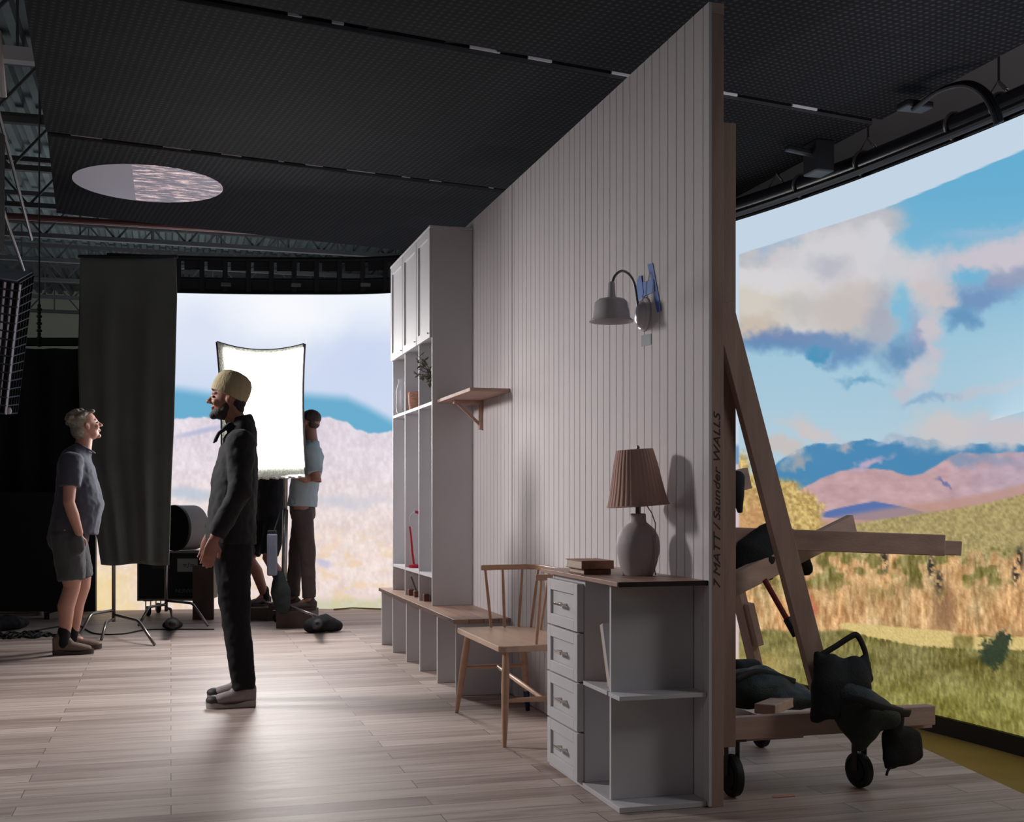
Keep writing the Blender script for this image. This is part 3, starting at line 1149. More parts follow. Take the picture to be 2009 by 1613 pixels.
for i, y in enumerate((6.3, 8.2, 10.1, 12.0, 14.0, 16.0, 18.0, 20.0, 22.0, 24.0, 26.0, 28.0)):
    joist(y, 'dark open-web steel joist under the corrugated roof')
tag(fin('sprinkler_pipe', MB().tube([(-8, 17.2, 5.0), (5.8, 17.2, 5.0)], .045, 10), M['redpipe']), 'dull red sprinkler pipe under the roof above the black cloth', 'pipe')
tag(fin('sprinkler_pipe', MB().tube([(-6, 9.2, 5.6), (-1.2, 9.2, 5.6)], .05, 10), M['redpipe']), 'dull red pipe at the top left corner beside the dark ceiling', 'pipe')
tag(fin('roof_beam', MB().beam((-6, 11.1, 5.05), (-1.1, 11.1, 5.05), .12, .12), M['greywall']), 'pale grey roof beam left of the dark ceiling panels', 'beam')
for (a, b, za, zb, lab) in (((0, 395), (46, 530), 7.4, 9.6, 'pale rope reaching down to the hanging grid light'), ((0, 225), (62, 470), 7.2, 9.4, 'pale slanting cable crossing the roof gap at upper left')):
    tag(fin('rope', MB().tube([Pd(a[0] - 10, a[1] - 30, za), Pd(b[0], b[1], zb)], .012, 8), M['steel']), lab, 'rope', 'ropes at the upper left')
tag(fin('white_pole', MB().tube([Pd(-5, 60, 7.0), Pd(7, 190, 7.2)], .02, 8), M['white']), 'short white upright pole at the top left edge', 'pole')

# ------------------------------------------------------------------ set wall (white beadboard on timber)
XW, Y0, YJ, Y1, WT = 1.925, 3.99, 6.615, 9.10, 3.005
t = thing('set_wall', 'tall white beadboard set wall standing on the plank floor', 'wall panel', (XW + .03, 6.5, 0))


def beadboard(y0, y1, first=.05):
    mb = MB()
    prof = [(XW, y0)]
    y = y0 + first
    while y < y1 - .02:
        prof += [(XW, y - .0035), (XW + .0045, y - .001), (XW + .0045, y + .001), (XW, y + .0035)]
        y += .0815
    prof.append((XW, y1))
    prof += [(XW + .012, y1), (XW + .012, y0)]
    rings = [[Vector((x, yy, z)) for (x, yy) in prof] for z in (0.004, WT)]
    n = len(prof)
    mb.add([v for r in rings for v in r], [(i, (i + 1) % n, n + (i + 1) % n, n + i) for i in range(n)] + [tuple(range(n))[::-1], tuple(range(n, 2 * n))])
    return mb


fin('beadboard_panel', beadboard(Y0, YJ - .006), M['white_panel'], t, label='near sheet of white beadboard')
fin('beadboard_panel', beadboard(YJ + .006, Y1, .075), M['white_panel'], t, label='far sheet of white beadboard')
fin('seam', MB().box(XW + .006, XW + .012, YJ - .006, YJ + .006, 0, WT), M['seam'], t)
k = 0
for y in (Y0, Y0 + .6, Y0 + 1.3, YJ - .04, YJ + .7, Y1 - .04):
    fin('stud', MB().box(XW + .012, XW + .062, y + .002, y + .04, 0.0, WT - .04), M['lumber'], t, bevel=.002)
fin('top_plate', MB().box(XW + .012, XW + .062, Y0, Y1, WT - .04, WT), M['lumber_x'], t)
fin('bottom_plate', MB().box(XW + .0125, XW + .0615, Y0 + .042, Y1, 0.0, .04), M['lumber_x'], t)
# edge strip next to the white sheet, and handwritten note on the end stud
cu = bpy.data.curves.new('note', 'FONT')
cu.body = '7 MATT / Saunder WALLS'
cu.size = .062
cu.shear = .35
cu.extrude = .0004
to = bpy.data.objects.new('tmp', cu)
COL.objects.link(to)
bpy.context.view_layer.update()
tm = bpy.data.meshes.new_from_object(to.evaluated_get(bpy.context.evaluated_depsgraph_get()))
mb = MB()
xs = [v.co.x for v in tm.vertices]
sc = .66 / (max(xs) - min(xs))
for_f = [tuple(p.vertices) for p in tm.polygons]
mb.add([Vector((XW + .047 - v.co.y * .62, Y0 + .0012 - v.co.z, .82 + (v.co.x - min(xs)) * sc)) for v in tm.vertices], for_f)
bpy.data.objects.remove(to, do_unlink=True)
fin('handwriting', mb, M['ink'], t, label='dark handwritten note up the end stud')


def text_mesh(body, size, origin, ux, uy, thick=.0006, width=None):
    cu = bpy.data.curves.new('txt', 'FONT')
    cu.body = body
    cu.size = size
    cu.extrude = thick
    to = bpy.data.objects.new('tmp', cu)
    COL.objects.link(to)
    bpy.context.view_layer.update()
    tm = bpy.data.meshes.new_from_object(to.evaluated_get(bpy.context.evaluated_depsgraph_get()))
    ux, uy = Vector(ux), Vector(uy)
    un = ux.cross(uy)
    s = 1.0
    if width:
        xx = [v.co.x for v in tm.vertices]
        s = width / (max(xx) - min(xx))
    mb = MB()
    mb.add([Vector(origin) + ux * v.co.x * s + uy * v.co.y + un * v.co.z for v in tm.vertices], [tuple(p.vertices) for p in tm.polygons])
    bpy.data.objects.remove(to, do_unlink=True)
    return mb


# wall shelf with bracket
t = thing('wall_shelf', 'small wooden wall shelf on a triangular bracket beside the tall cabinet', 'shelf', (1.8, 7.1, 1.78))
fin('board', MB().box(1.68, XW - .001, 6.655, 7.535, 1.785, 1.806), M['lumber_x'], t, bevel=.002)
mb = MB().box(XW - .022, XW - .001, 7.28, 7.32, 1.60, 1.784)
mb.box(1.735, XW - .02, 7.28, 7.32, 1.762, 1.784)
mb.beam((1.76, 7.30, 1.765), (XW - .01, 7.30, 1.625), .02, .018)
fin('bracket', mb, M['lumber_x'], t, bevel=.001)

# ------------------------------------------------------------------ bench with open cubbies
BX, BZ = 1.60, .45
t = thing('cubby_bench', 'long white cubby bench with a wooden top under the tall cabinet', 'bench', (1.76, 7.9, 0))
fin('bench_top', MB().box(BX - .02, XW - .001, 6.64, 9.22, BZ - .025, BZ), M['bench'], t, bevel=.003)
for y in (6.67, 7.17, 7.70, 8.17, 8.70, 9.18):
    fin('divider', MB().box(BX, XW - .014, y, y + .02, 0.001, BZ - .026), M['cab_white'], t, bevel=.001)
fin('back_panel', MB().box(XW - .013, XW - .003, 6.67, 9.20, 0.001, BZ - .026), M['cab_white'], t)
# tall cabinet
CXF = 1.648
ys = [7.54, 7.975, 8.475, 8.965]
t = thing('tall_cabinet', 'tall white cabinet with three doors above open shelves', 'cabinet', (1.78, 8.26, BZ))
th = .02
for i, y in enumerate(ys):
    fin('upright', MB().box(CXF, XW - .002, y if i == 0 else y - th / 2, y + (th if i == 0 else th / 2), BZ + .001, 2.935), M['cab_white'], t, bevel=.001)
for z in (.653, 1.796, 2.25, 2.915):
    for i in range(3):
        y0 = ys[i] + (th if i == 0 else th / 2)
        fin('shelf_board', MB().box(CXF + .002, XW - .014, y0, ys[i + 1] - th / 2, z - th, z), M['cab_white'], t)
fin('back_panel', MB().box(XW - .013, XW - .003, ys[0] + .02, ys[3] - .01, BZ + .001, 2.93), M['cab_white'], t)
fin('cornice', MB().box(CXF - .018, XW - .002, ys[0] - .004, ys[3] + .02, 2.936, 2.952), M['cab_white'], t, bevel=.003)
for i in range(3):
    y0 = ys[i] + (.004 if i == 0 else .006)
    y1 = ys[i + 1] - .006
    z0, z1 = 2.215, 2.93
    f = .055
    mb = MB()
    mb.box(CXF - .018, CXF - .001, y0, y0 + f, z0, z1).box(CXF - .018, CXF - .001, y1 - f, y1, z0, z1)
    mb.box(CXF - .018, CXF - .001, y0 + f, y1 - f, z0, z0 + f).box(CXF - .018, CXF - .001, y0 + f, y1 - f, z1 - f, z1)
    d = fin('door', mb.box(CXF - .008, CXF - .002, y0 + f, y1 - f, z0 + f, z1 - f), M['cab_white'], t, bevel=.001)
    fin('knob', MB().lathe([(.003, 0), (.003, -.004), (.006, -.006), (.006, -.010), (.003, -.012)], (CXF - .018, y0 + .03, z0 + .03), 12, 'X'), M['enamel'], d, smooth=True)

# things in the tall cabinet
c = Vector((1.70, 8.84, 1.797))
prof = [(.03, 0), (.045, .02), (.05, .06), (.045, .12), (.05, .17), (.04, .22), (.03, .25), (.034, .27), (.026, .265), (.02, .2)]
tag(auto_smooth(fin('vase', MB().lathe(prof, c, 24, mod=lambda k: 1 + .06 * math.sin(k * 1.6)), M['silvervase'])), 'crinkled silvery white vase on the farthest upper cubby of the cabinet', 'vase')
c = Vector((1.715, 8.385, 1.797))
mb = MB().lathe([(.03, 0), (.052, .0), (.056, .05), (.060, .12), (.053, .135), (.05, .12), (.04, .03)], c, 28, mod=lambda k: 1 + .03 * (k % 2))
tag(auto_smooth(fin('wicker_basket', mb, M['basket'])), 'pinkish wicker basket in the middle upper cubby of the cabinet', 'basket')
t = thing('leafy_branch', 'leafy olive-green sprigs in the nearest upper cubby of the cabinet', 'plant', (1.75, 7.74, 1.797))
auto_smooth(fin('jar', MB().lathe([(.03, 0), (.036, .01), (.036, .09), (.026, .105), (.024, .12), (.02, .119), (.02, .02)], (1.73, 7.74, 1.797), 20), M['enamel'], t))
random.seed(11)
mb = MB()
lf = MB()
for k in range(9):
    a = random.uniform(0, 6.28)
    base = Vector((1.73, 7.74, 1.87))
    tip = base + Vector((-.04 - .12 * random.random(), random.uniform(-.10, .22), random.uniform(.06, .24)))
    if tip.y < 7.58:
        tip.y = 7.59
    mid = (base + tip) / 2 + Vector((0, 0, .05))
    pts = [base, mid, tip]
    mb.tube(pts, [.003, .0025, .0015], 6)
    for s in range(7):
        u = .35 + .65 * s / 6
        p = base.lerp(mid, u * 2) if u < .5 else mid.lerp(tip, u * 2 - 1)
        d = Vector((random.uniform(-1, 1), random.uniform(-1, 1), random.uniform(-.6, .8))).normalized()
        L_ = random.uniform(.04, .065)
        w = d.cross(Vector((0, 0, 1))).normalized() * L_ * .28
        lf.add([p, p + d * L_ * .5 + w, p + d * L_, p + d * L_ * .5 - w, p + d * L_ * .5 + Vector((0, 0, .004))], [(0, 1, 4), (1, 2, 4), (2, 3, 4), (3, 0, 4)])
fin('twigs', mb, M['stem'], t)
fin('foliage', lf, M['leaf'], t)
# red desk lamp
c = Px(804, 1110, 1.73)
c = Vector((1.70, 8.375, .654))
t = thing('desk_lamp', 'slim red desk lamp with a round clear head in the cabinet', 'lamp', c)
auto_smooth(fin('base', MB().lathe([(.0, 0), (.042, 0), (.044, .008), (.042, .02), (.012, .026), (0, .026)], c, 28), M['red'], t))
pts = [c + Vector((-.005, 0, .02)), c + Vector((-.018, .0, .12)), c + Vector((-.028, 0, .24)), c + Vector((-.036, 0, .30))]
auto_smooth(fin('stem', MB().tube(pts, [.008, .008, .007, .006], 10), M['red'], t))
hc = c + Vector((.008, 0, .345))
ringp = [hc + Vector((math.cos(a) * .045, 0, math.sin(a) * .06)) for a in np.linspace(0, 2 * math.pi, 33)[:-1]]
auto_smooth(fin('head_ring', MB().tube(ringp, .004, 8, closed=True), M['enamel'], t))
ringp = [hc + Vector((math.cos(a) * .045, 0, math.sin(a) * .06)) for a in np.linspace(.5, 1.7, 12)]
auto_smooth(fin('head_cap', MB().tube(ringp, .010, 8), M['red'], t))
# little dark wooden blocks on the bench, under the cabinet shelves
def small(name, x, y, w, d, h, m, lab, cat):
    return tag(fin(name, MB().box(x - w / 2, x + w / 2, y - d / 2, y + d / 2, BZ + .0005, BZ + h), m, bevel=.004), lab, cat)


small('wooden_block', 1.68, 8.42, .04, .05, .045, M['bookbrown'], 'small dark brown block in the middle low cubby on the bench', 'block')
small('wooden_block', 1.685, 7.91, .04, .05, .05, M['bookbrown'], 'small dark brown block in the nearest low cubby, left one', 'block')
small('wooden_block', 1.735, 7.88, .04, .06, .045, M['dkply'], 'small dark brown block in the nearest low cubby, right one', 'block')
p = Vector((1.69, 8.26, BZ))
t = thing('toy_broom', 'tiny dark object with a slanting stick on the bench in a low cubby', 'toy', (p.x, p.y, BZ))
fin('base', MB().box(1.67, 1.71, p.y - .025, p.y + .025, BZ + .0005, BZ + .045), M['bookbrown'], t, bevel=.004)
fin('stick', MB().tube([(1.69, p.y, BZ + .04), (1.665, p.y + .07, BZ + .14)], .006, 8), M['dkply'], t)

# ------------------------------------------------------------------ low drawer cabinet with counter
DX = 1.574
t = thing('drawer_cabinet', 'low white cabinet with four drawers and open end shelves', 'cabinet', (1.75, 4.45, 0))
CT_ = .847
for y in (4.12, 4.405, 4.80):
    fin('upright', MB().box(DX + .012, XW - .002, y, y + .018, .022, CT_ - .017), M['cab_white'], t, bevel=.001)
fin('base_board', MB().box(DX, XW - .002, 4.005, 4.83, 0.001, .0215), M['cab_white'], t, bevel=.002)
fin('shelf_board', MB().box(DX, XW - .002, 4.005, 4.119, .412, .428), M['cab_white'], t, bevel=.001)
fin('shelf_board', MB().box(DX + .002, XW - .014, 4.139, 4.404, .412, .428), M['cab_white'], t, bevel=.001)
fin('back_panel', MB().box(XW - .013, XW - .003, 4.139, 4.404, .022, CT_ - .018), M['cab_white'], t)
fin('drawer_front_frame', MB().box(DX + .014, DX + .028, 4.424, 4.799, .022, CT_ - .018), M['cab_white'], t)
zs = [.812, .6125, .4135, .2145]
for i, z1 in enumerate(zs):
    z0 = z1 - .192
    y0, y1, x0, x1 = 4.418, 4.806, DX - .018, DX + .011
    f = .045
    mb = MB().box(x0, x1, y0, y0 + f, z0, z1).box(x0, x1, y1 - f, y1, z0, z1).box(x0, x1, y0 + f, y1 - f, z0, z0 + f).box(x0, x1, y0 + f, y1 - f, z1 - f, z1)
    mb.box(x0 + .011, x1, y0 + f, y1 - f, z0 + f, z1 - f)
    d = fin('drawer', mb, M['cab_white'], t, bevel=.0015)
    yc = (y0 + y1) / 2
    zc = (z0 + z1) / 2
    mb = MB().box(x0 - .022, x0 - .014, yc - .045, yc + .045, zc - .006, zc + .006)
    mb.box(x0 - .016, x0 + .012, yc - .04, yc - .03, zc - .005, zc + .005).box(x0 - .016, x0 + .012, yc + .03, yc + .04, zc - .005, zc + .005)
    fin('handle', mb, M['chrome'], d, bevel=.002, label='small nickel bar pull')
fin('countertop', MB().box(DX - .012, XW - .001, 3.998, 4.92, CT_ - .016, CT_), M['counter'], t, bevel=.001)
fin('edge_band', MB().box(DX - .005, XW - .001, 3.9955, 3.9978, CT_ - .018, CT_ + .0004), M['counter_edge'], t, label='dark end edge of the countertop')
# leaning white binder in the open bay
lo = Px(1184, 1338, DX + .03)
t = thing('binder', 'thin white binder leaning in the open bay beside the drawers', 'binder', (DX + .12, 4.2, .4285))
mb = MB()
mb.beam((DX + .13, 4.175, .4288), (DX + .13, 4.265, .668), .205, .022, (0, 1, 0))
fin('cover', mb, M['enamel'], t, bevel=.003)
mb = MB().beam((DX + .13, 4.198, .434), (DX + .13, 4.283, .662), .20, .014, (0, 1, 0))
fin('pages', mb, M['paper'], t)

# books on the counter
pb = Pz(1176, 1128, CT_)
def book(x0, y0, z0, w, l, h, mc, lab):
    t = thing('book', lab, 'book', (x0 + w / 2, y0 + l / 2, z0), group='books on the counter')
    mb = MB().box(x0, x0 + w, y0, y0 + l, z0, z0 + .003).box(x0, x0 + w, y0, y0 + l, z0 + h - .003, z0 + h).box(x0, x0 + w, y0, y0 + .004, z0 + .003, z0 + h - .003)
    fin('cover', mb, mc, t, bevel=.0008)
    fin('pages', MB().box(x0 + .004, x0 + w - .004, y0 + .0041, y0 + l - .004, z0 + .0031, z0 + h - .0031), M['paper'], t)
    return t


c1 = Pz(1146, 1128, CT_)
book(c1.x, c1.y, CT_ + .0006, .115, .19, .021, M['bookbrown'], 'lower dark brown book of the two stacked by the table lamp')
book(c1.x - .012, c1.y - .005, CT_ + .0222, .138, .20, .034, M['booktan'], 'upper tan book of the two stacked by the table lamp')

# table lamp
LC = Vector((1.790, 4.352, CT_))
t = thing('table_lamp', 'grey stoneware table lamp with a tilted pleated rose shade on the counter', 'lamp', LC)
prof = [(0, .0005), (.058, .0005), (.064, .012), (.076, .05), (.085, .09), (.087, .12), (.082, .155), (.066, .185), (.045, .203), (.034, .212), (.032, .222), (.031, .245), (.026, .247), (0, .247)]
auto_smooth(fin('base', MB().lathe(prof, LC, 48), M['ceramic'], t), 60)
auto_smooth(fin('neck', MB().lathe([(0, .247), (.011, .247), (.011, .29), (.016, .292), (.016, .33), (0, .33)], LC, 20), M['steel'], t))
R = Matrix.Rotation(math.radians(-4), 3, 'Y')
SB = LC + Vector((0, 0, .277))
mb = MB()
seg = 144
out = []
for r, h in ((.123, 0), (.110, .05), (.098, .11), (.088, .165), (.073, .225), (.070, .226), (.085, .165), (.107, .05), (.120, 0.001)):
    ring = []
    for k in range(seg):
        a = 2 * math.pi * k / seg
        rr = r * (1 + .012 * (1 if (k // 2) % 2 else -1))
        ring.append(SB + R @ Vector((rr * math.cos(a), rr * math.sin(a), h)))
    out.append(ring)
mb.rings(out, cap=False, closed=True)
sh = fin('lamp_shade', mb, M['shade'], t)
fin('trim_band', MB().tube([SB + R @ Vector((.124 * math.cos(a), .124 * math.sin(a), .003)) for a in np.linspace(0, 2 * math.pi, 49)[:-1]], .003, 6, closed=True), M['shade'], sh, smooth=True)
fin('finial', MB().lathe([(0, .226), (.006, .228), (.007, .236), (0, .243)], SB, 12).tube([SB + R @ Vector((-.07, 0, .222)), SB + R @ Vector((.07, 0, .222))], .002, 6), M['steel'], t, smooth=True)
cord = [LC + Vector(v) for v in ((-.005, -.01, .30), (.02, -.03, .285), (.033, -.06, .25), (.04, -.08, .21), (.037, -.085, .14), (.032, -.085, .05), (.045, -.07, .006))]
fin('cord', MB().tube(cord, .0025, 6), M['chairwood'], t, smooth=True)

# sconce
SCN = Vector((XW, 4.606, 1.933))
t = thing('wall_sconce', 'white enamel gooseneck wall light mounted on the beadboard', 'wall light', SCN)
auto_smooth(fin('backplate', MB().lathe([(0, 0), (.072, 0), (.073, -.008), (.066, -.014), (.058, -.016), (.054, -.026), (.03, -.036), (0, -.038)], SCN - Vector((.0005, 0, 0)), 40, 'X'), M['enamel'], t), 50)
g = Vector((1.775, 4.606, 0))
arc_pts = [SCN + Vector((-.03, 0, .02)), SCN + Vector((-.045, 0, .12)), SCN + Vector((-.07, 0, .165)), SCN + Vector((-.105, 0, .178)), SCN + Vector((-.135, 0, .155)), SCN + Vector((-.149, 0, .115))]
cp = catmull([(p.x, p.z) for p in arc_pts], 8)
auto_smooth(fin('gooseneck', MB().tube([(a, SCN.y, b) for a, b in cp], .0055, 10), M['steel'], t))
g = Vector((1.775, SCN.y, 1.898))
prof = [(.011, .165), (.014, .16), (.017, .105), (.022, .096), (.055, .092), (.070, .078), (.076, .03), (.078, .014), (.094, .0), (.094, -.002), (.076, .012), (.073, .03), (.066, .075), (.05, .088), (.02, .09), (.012, .10)]
auto_smooth(fin('shade', MB().lathe(prof, g, 48, cap=False), M['enamel'], t), 50)
auto_smooth(fin('bulb_socket', MB().lathe([(0, .03), (.02, .035), (.024, .06), (.018, .088), (0, .09)], g, 16), M['enamel'], t))
# tapes
mb = MB()
def strip(a, b, w, lift=.0025):
    a, b = Px(*a, XW - lift), Px(*b, XW - lift)
    mb.beam(a, b, .0015, w, (0, 1, 0) if abs((b - a).normalized().y) < .7 else (0, 0, 1))
def quad(pts, lift):
    v = [Px(x, y, XW - lift) for x, y in pts]
    mb.prism(v, (1, 0, 0), .0012)
quad([(1270, 519), (1280, 516), (1297, 610), (1289, 613)], .003)
quad([(1252, 556), (1282, 548), (1284, 572), (1262, 582), (1253, 584)], .0045)
quad([(1253, 541), (1258, 541), (1262, 575), (1258, 590), (1248, 600), (1247, 565)], .006)
tag(fin('blue_tape', mb, M['bluetape']), 'strips of blue painter tape stuck above the wall light', 'tape')
mb = MB()
quad([(1258, 658), (1277, 655), (1277, 676), (1258, 680)], .002)
tag(fin('grey_tape', mb, M['greytape']), 'small grey tape patch just below the wall light', 'tape')

# ------------------------------------------------------------------ spindle settee
t = thing('spindle_settee', 'wide pale wooden chair with wraparound spindle back by the low cabinet', 'chair', (1.66, 5.63, 0))
SX0, SX1, SY0, SY1, SZ = 1.455, 1.875, 5.21, 6.06, .47
pl = [(SX0, SY0 + .02), (SX0, SY1 - .02), (SX0 + .03, SY1), (SX1 - .06, SY1 - .01), (SX1, SY1 - .07), (SX1, SY0 + .07), (SX1 - .06, SY0 + .01), (SX0 + .03, SY0)]
fin('seat', MB().prism([(x, y, SZ - .028) for x, y in pl], (0, 0, 1), .028), M['chairseat'], t, bevel=.004)
fin('apron', MB().box(SX0 + .05, SX0 + .075, 5.5, 5.78, SZ - .05, SZ - .0285), M['chairwood'], t, bevel=.006)
legs = [((SX0 + .06, SY0 + .06), (1.486, 5.262)), ((SX0 + .06, SY1 - .06), (1.486, 6.150)), ((SX1 - .07, SY0 + .07), (1.875, 5.262)), ((SX1 - .07, SY1 - .07), (1.872, 6.095))]
legs = [((1.505, 5.275), (1.486, 5.235)), ((1.505, 6.00), (1.478, 6.150)), ((1.80, 5.275), (1.862, 5.235)), ((1.80, 6.00), (1.866, 6.105))]
LP = []
for (a, b) in legs:
    top = Vector((a[0], a[1], SZ - .029))
    bot = Vector((b[0], b[1], .001))
    LP.append((top, bot))
    pts = [top.lerp(bot, u) for u in (0, .35, .7, 1)]
    l = auto_smooth(fin('leg', MB().tube(pts, [.016, .019, .016, .010], 14), M['chairwood'], t))
    if a == (1.80, 6.00):
        fin('foot_cap', MB().tube([top.lerp(bot, u) for u in (.74, 1)], [.017, .0115], 14), M['bluecap'], l, smooth=True, label='dark blue wrapped foot')
sf = LP[1][0].lerp(LP[1][1], .42), LP[3][0].lerp(LP[3][1], .42)
sn = LP[0][0].lerp(LP[0][1], .52), LP[2][0].lerp(LP[2][1], .52)
for a, b in (sf, sn, (sf[0].lerp(sf[1], .55), sn[0].lerp(sn[1], .55))):
    pts = [a.lerp(b, u) for u in (0, .5, 1)]
    auto_smooth(fin('stretcher', MB().tube(pts, [.009, .013, .009], 12), M['chairwood'], t))
RZc = .785
rail = [(1.592, 6.062), (1.70, 6.075), (1.80, 6.08), (1.875, 6.06), (1.905, 5.98), (1.908, 5.63), (1.905, 5.29), (1.875, 5.215), (1.80, 5.20), (1.70, 5.215), (1.634, 5.225)]
cp = catmull(rail, 6)
rings = []
for j, q in enumerate(cp):
    tt = cp[min(j + 1, len(cp) - 1)] - cp[max(j - 1, 0)]
    tt /= np.linalg.norm(tt)
    nn = np.array((-tt[1], tt[0])) * .009
    rings.append([Vector((q[0] + nn[0], q[1] + nn[1], RZc - .014)), Vector((q[0] - nn[0], q[1] - nn[1], RZc - .014)), Vector((q[0] - nn[0], q[1] - nn[1], RZc + .014)), Vector((q[0] + nn[0], q[1] + nn[1], RZc + .014))])
fin('crest_rail', MB().rings(rings), M['chairwood'], t, bevel=.003)
sp = [((1.615, 6.063), (1.635, 6.015)), ((1.715, 6.075), (1.71, 6.02)), ((1.825, 6.075), (1.785, 6.01)), ((1.897, 6.02), (1.84, 5.965)),
      ((1.906, 5.85), (1.85, 5.83)), ((1.907, 5.70), (1.85, 5.70)), ((1.907, 5.55), (1.85, 5.56)), ((1.906, 5.40), (1.85, 5.42)),
      ((1.897, 5.25), (1.84, 5.30)), ((1.825, 5.205), (1.79, 5.26)), ((1.73, 5.21), (1.715, 5.255)), ((1.662, 5.222), (1.645, 5.25))]
for a, b in sp:
    A, B = Vector((a[0], a[1], RZc - .013)), Vector((b[0], b[1], SZ - .004))
    auto_smooth(fin('spindle', MB().tube([A.lerp(B, u) for u in (0, .5, 1)], [.0065, .0085, .0075], 10), M['chairwood'], t))
tag(fin('floor_wedge', MB().box(1.87, 1.92, 5.50, 5.60, .0, .03), M['box'], bevel=.003), 'small wooden wedge on the floor against the white wall', 'wedge')

# ------------------------------------------------------------------ timber jack braces behind the wall
t = thing('timber_brace', 'tall timber jack brace on casters behind the near end of the white wall', 'brace', (2.3, 4.1, 0))
fin('upright', MB().box(1.99, 2.082, 4.08, 4.118, .20, 2.594), M['lumber'], t, bevel=.002)
A, B = Py(1405, 600, 4.10), Py(1612, 1392, 4.10)
d = Vector((B.x - A.x, 0, B.z - A.z)).normalized()
n_ = Vector((-d.z, 0, d.x)) * .042
mb = MB().prism([Vector((A.x, 4.04, A.z)) + n_, Vector((B.x, 4.04, B.z)) + n_, Vector((B.x, 4.04, B.z)) - n_, Vector((A.x, 4.04, A.z)) - n_], (0, 1, 0), .038)
fin('diagonal', mb, M['lumber'], t, bevel=.002)
fin('base_rail', MB().box(1.99, 2.96, 4.082, 4.12, .225, .312), M['lumber_x'], t, bevel=.002)
fin('end_block', MB().box(2.78, 2.93, 4.02, 4.078, .25, .325), M['lumber_x'], t, bevel=.003)


def caster(parent, c, r, ang, zt):
    h = MB().box(c.x - .045, c.x + .045, c.y - .035, c.y + .035, zt - .008, zt)
    ax = Vector((math.cos(ang), math.sin(ang), 0))
    for s in (-1, 1):
        p = c + ax * (s * .024)
        h.beam(Vector((p.x, p.y, r)), Vector((p.x, p.y, zt - .006)), .004, .03, (ax.y, -ax.x, 0))
    ho = fin('caster', h, M['darksteel'], parent)
    w = MB()
    prof = [(.012, -.02), (r * .62, -.02), (r * .66, -.013), (r * .8, -.019), (r * .97, -.014), (r, 0), (r * .97, .014), (r * .8, .019), (r * .66, .013), (r * .62, .02), (.012, .02)]
    rings = []
    up = Vector((0, 0, 1))
    sd = ax.cross(up)
    for rr, hh in prof:
        rings.append([Vector((c.x, c.y, r)) + ax * hh + (sd * math.cos(a) + up * math.sin(a)) * rr for a in np.linspace(0, 2 * math.pi, 33)[:-1]])
    w.rings(rings)
    auto_smooth(fin('wheel', w, M['rubber'], ho))


caster(t, Vector((2.085, 4.12, 0)), .082, .0, .224)
caster(t, Vector((2.64, 4.11, 0)), .070, .15, .224)
# cross beams
def timber(name, A, B, w, h, lab, m='lumber_x', up=(0, 0, 1)):
    return tag(fin(name, MB().beam(A, B, w, h, up), M[m], bevel=.003), lab, 'timber')


timber('timber_beam', Vector((2.02, 4.44, 1.0)), Py(1852, 1070, 4.08), .038, .085, 'long horizontal timber beam sticking out to the right behind the wall')
timber('timber_beam', Vector((2.02, 4.52, 1.0)), Py(1884, 1076, 4.20), .036, .06, 'second horizontal timber, just behind the long one')
timber('timber_beam', Vector((2.02, 4.19, .77)), Py(1672, 1030, 4.42), .038, .09, 'slanting timber crossing behind the horizontal beams')
t2 = thing('timber_brace', 'shorter timber brace farther back behind the white wall', 'brace', (2.3, 5.6, 0))
A, B = Py(1424, 1060, 5.6), Py(1488, 1330, 5.6)
fin('diagonal', MB().beam(Vector((A.x, 5.6, A.z)), Vector((B.x, 5.6, B.z)), .038, .10, (0, 1, 0)), M['lumber'], t2, bevel=.002)
fin('upright', MB().box(1.99, 2.08, 5.60, 5.638, .12, 2.2), M['lumber'], t2)
fin('base_rail', MB().box(1.99, 2.75, 5.55, 5.588, .14, .23), M['lumber_x'], t2, bevel=.002)
caster(t2, Pz(1493, 1466, 0), .06, .1, .14)
# splice block on second brace
C_ = A.lerp(B, .72)
fin('splice_block', MB().beam(Vector((A.lerp(B, .45).x + .01, 5.56, A.lerp(B, .45).z)), Vector((A.lerp(B, .75).x + .01, 5.56, A.lerp(B, .75).z)), .036, .12, (0, 1, 0)), M['lumber'], t2, bevel=.002)
# platform board the rear bags lie on
fin('cross_board', MB().box(2.04, 2.42, 4.16, 5.5, .20, .225), M['lumber_x'], t2, bevel=.002)
A, B = Py(1500, 1392, 4.25), Py(1575, 1362, 4.7)
timber('wood_offcut', A + Vector((0, 0, .0)), B + Vector((0, 0, 0)), .085, .04, 'pale offcut of timber lying among the sandbags', 'lumber_x')

# ------------------------------------------------------------------ sandbags behind the wall
def bag(name, lab, prims, m, voxel=.012, disp=.02, straps=(), cat='sandbag'):
    mb = MB()
    for pts, rad in prims:
        mb.sweep([Vector(p) for p in pts], rad, fwd=(0, 1, 0))
    zs_ = min(v.z for v in mb.v)
    c = sum((Vector(p) for p in prims[0][0]), Vector()) / len(prims[0][0])
    t = thing(name, lab, cat, (c.x, c.y, zs_), group='black and green sandbags')
    mb.v = [RM[t.name] @ v for v in mb.v]
    remeshed('bag', mb, m, t, voxel, 5, disp)
    for pts, w in straps:
        cp = catmull([tuple(p)[:2] for p in pts], 5)
        cz = catmull([(p[2], 0) for p in pts], 5)[:, 0]
        fin('strap', MB().tube([(a[0], a[1], z) for a, z in zip(cp, cz)], [(.004, w)] * len(cz), 8), M['strap'], t, smooth=True)
    return t


def q(px, py, Y=4.0):
    return Py(px, py, Y)


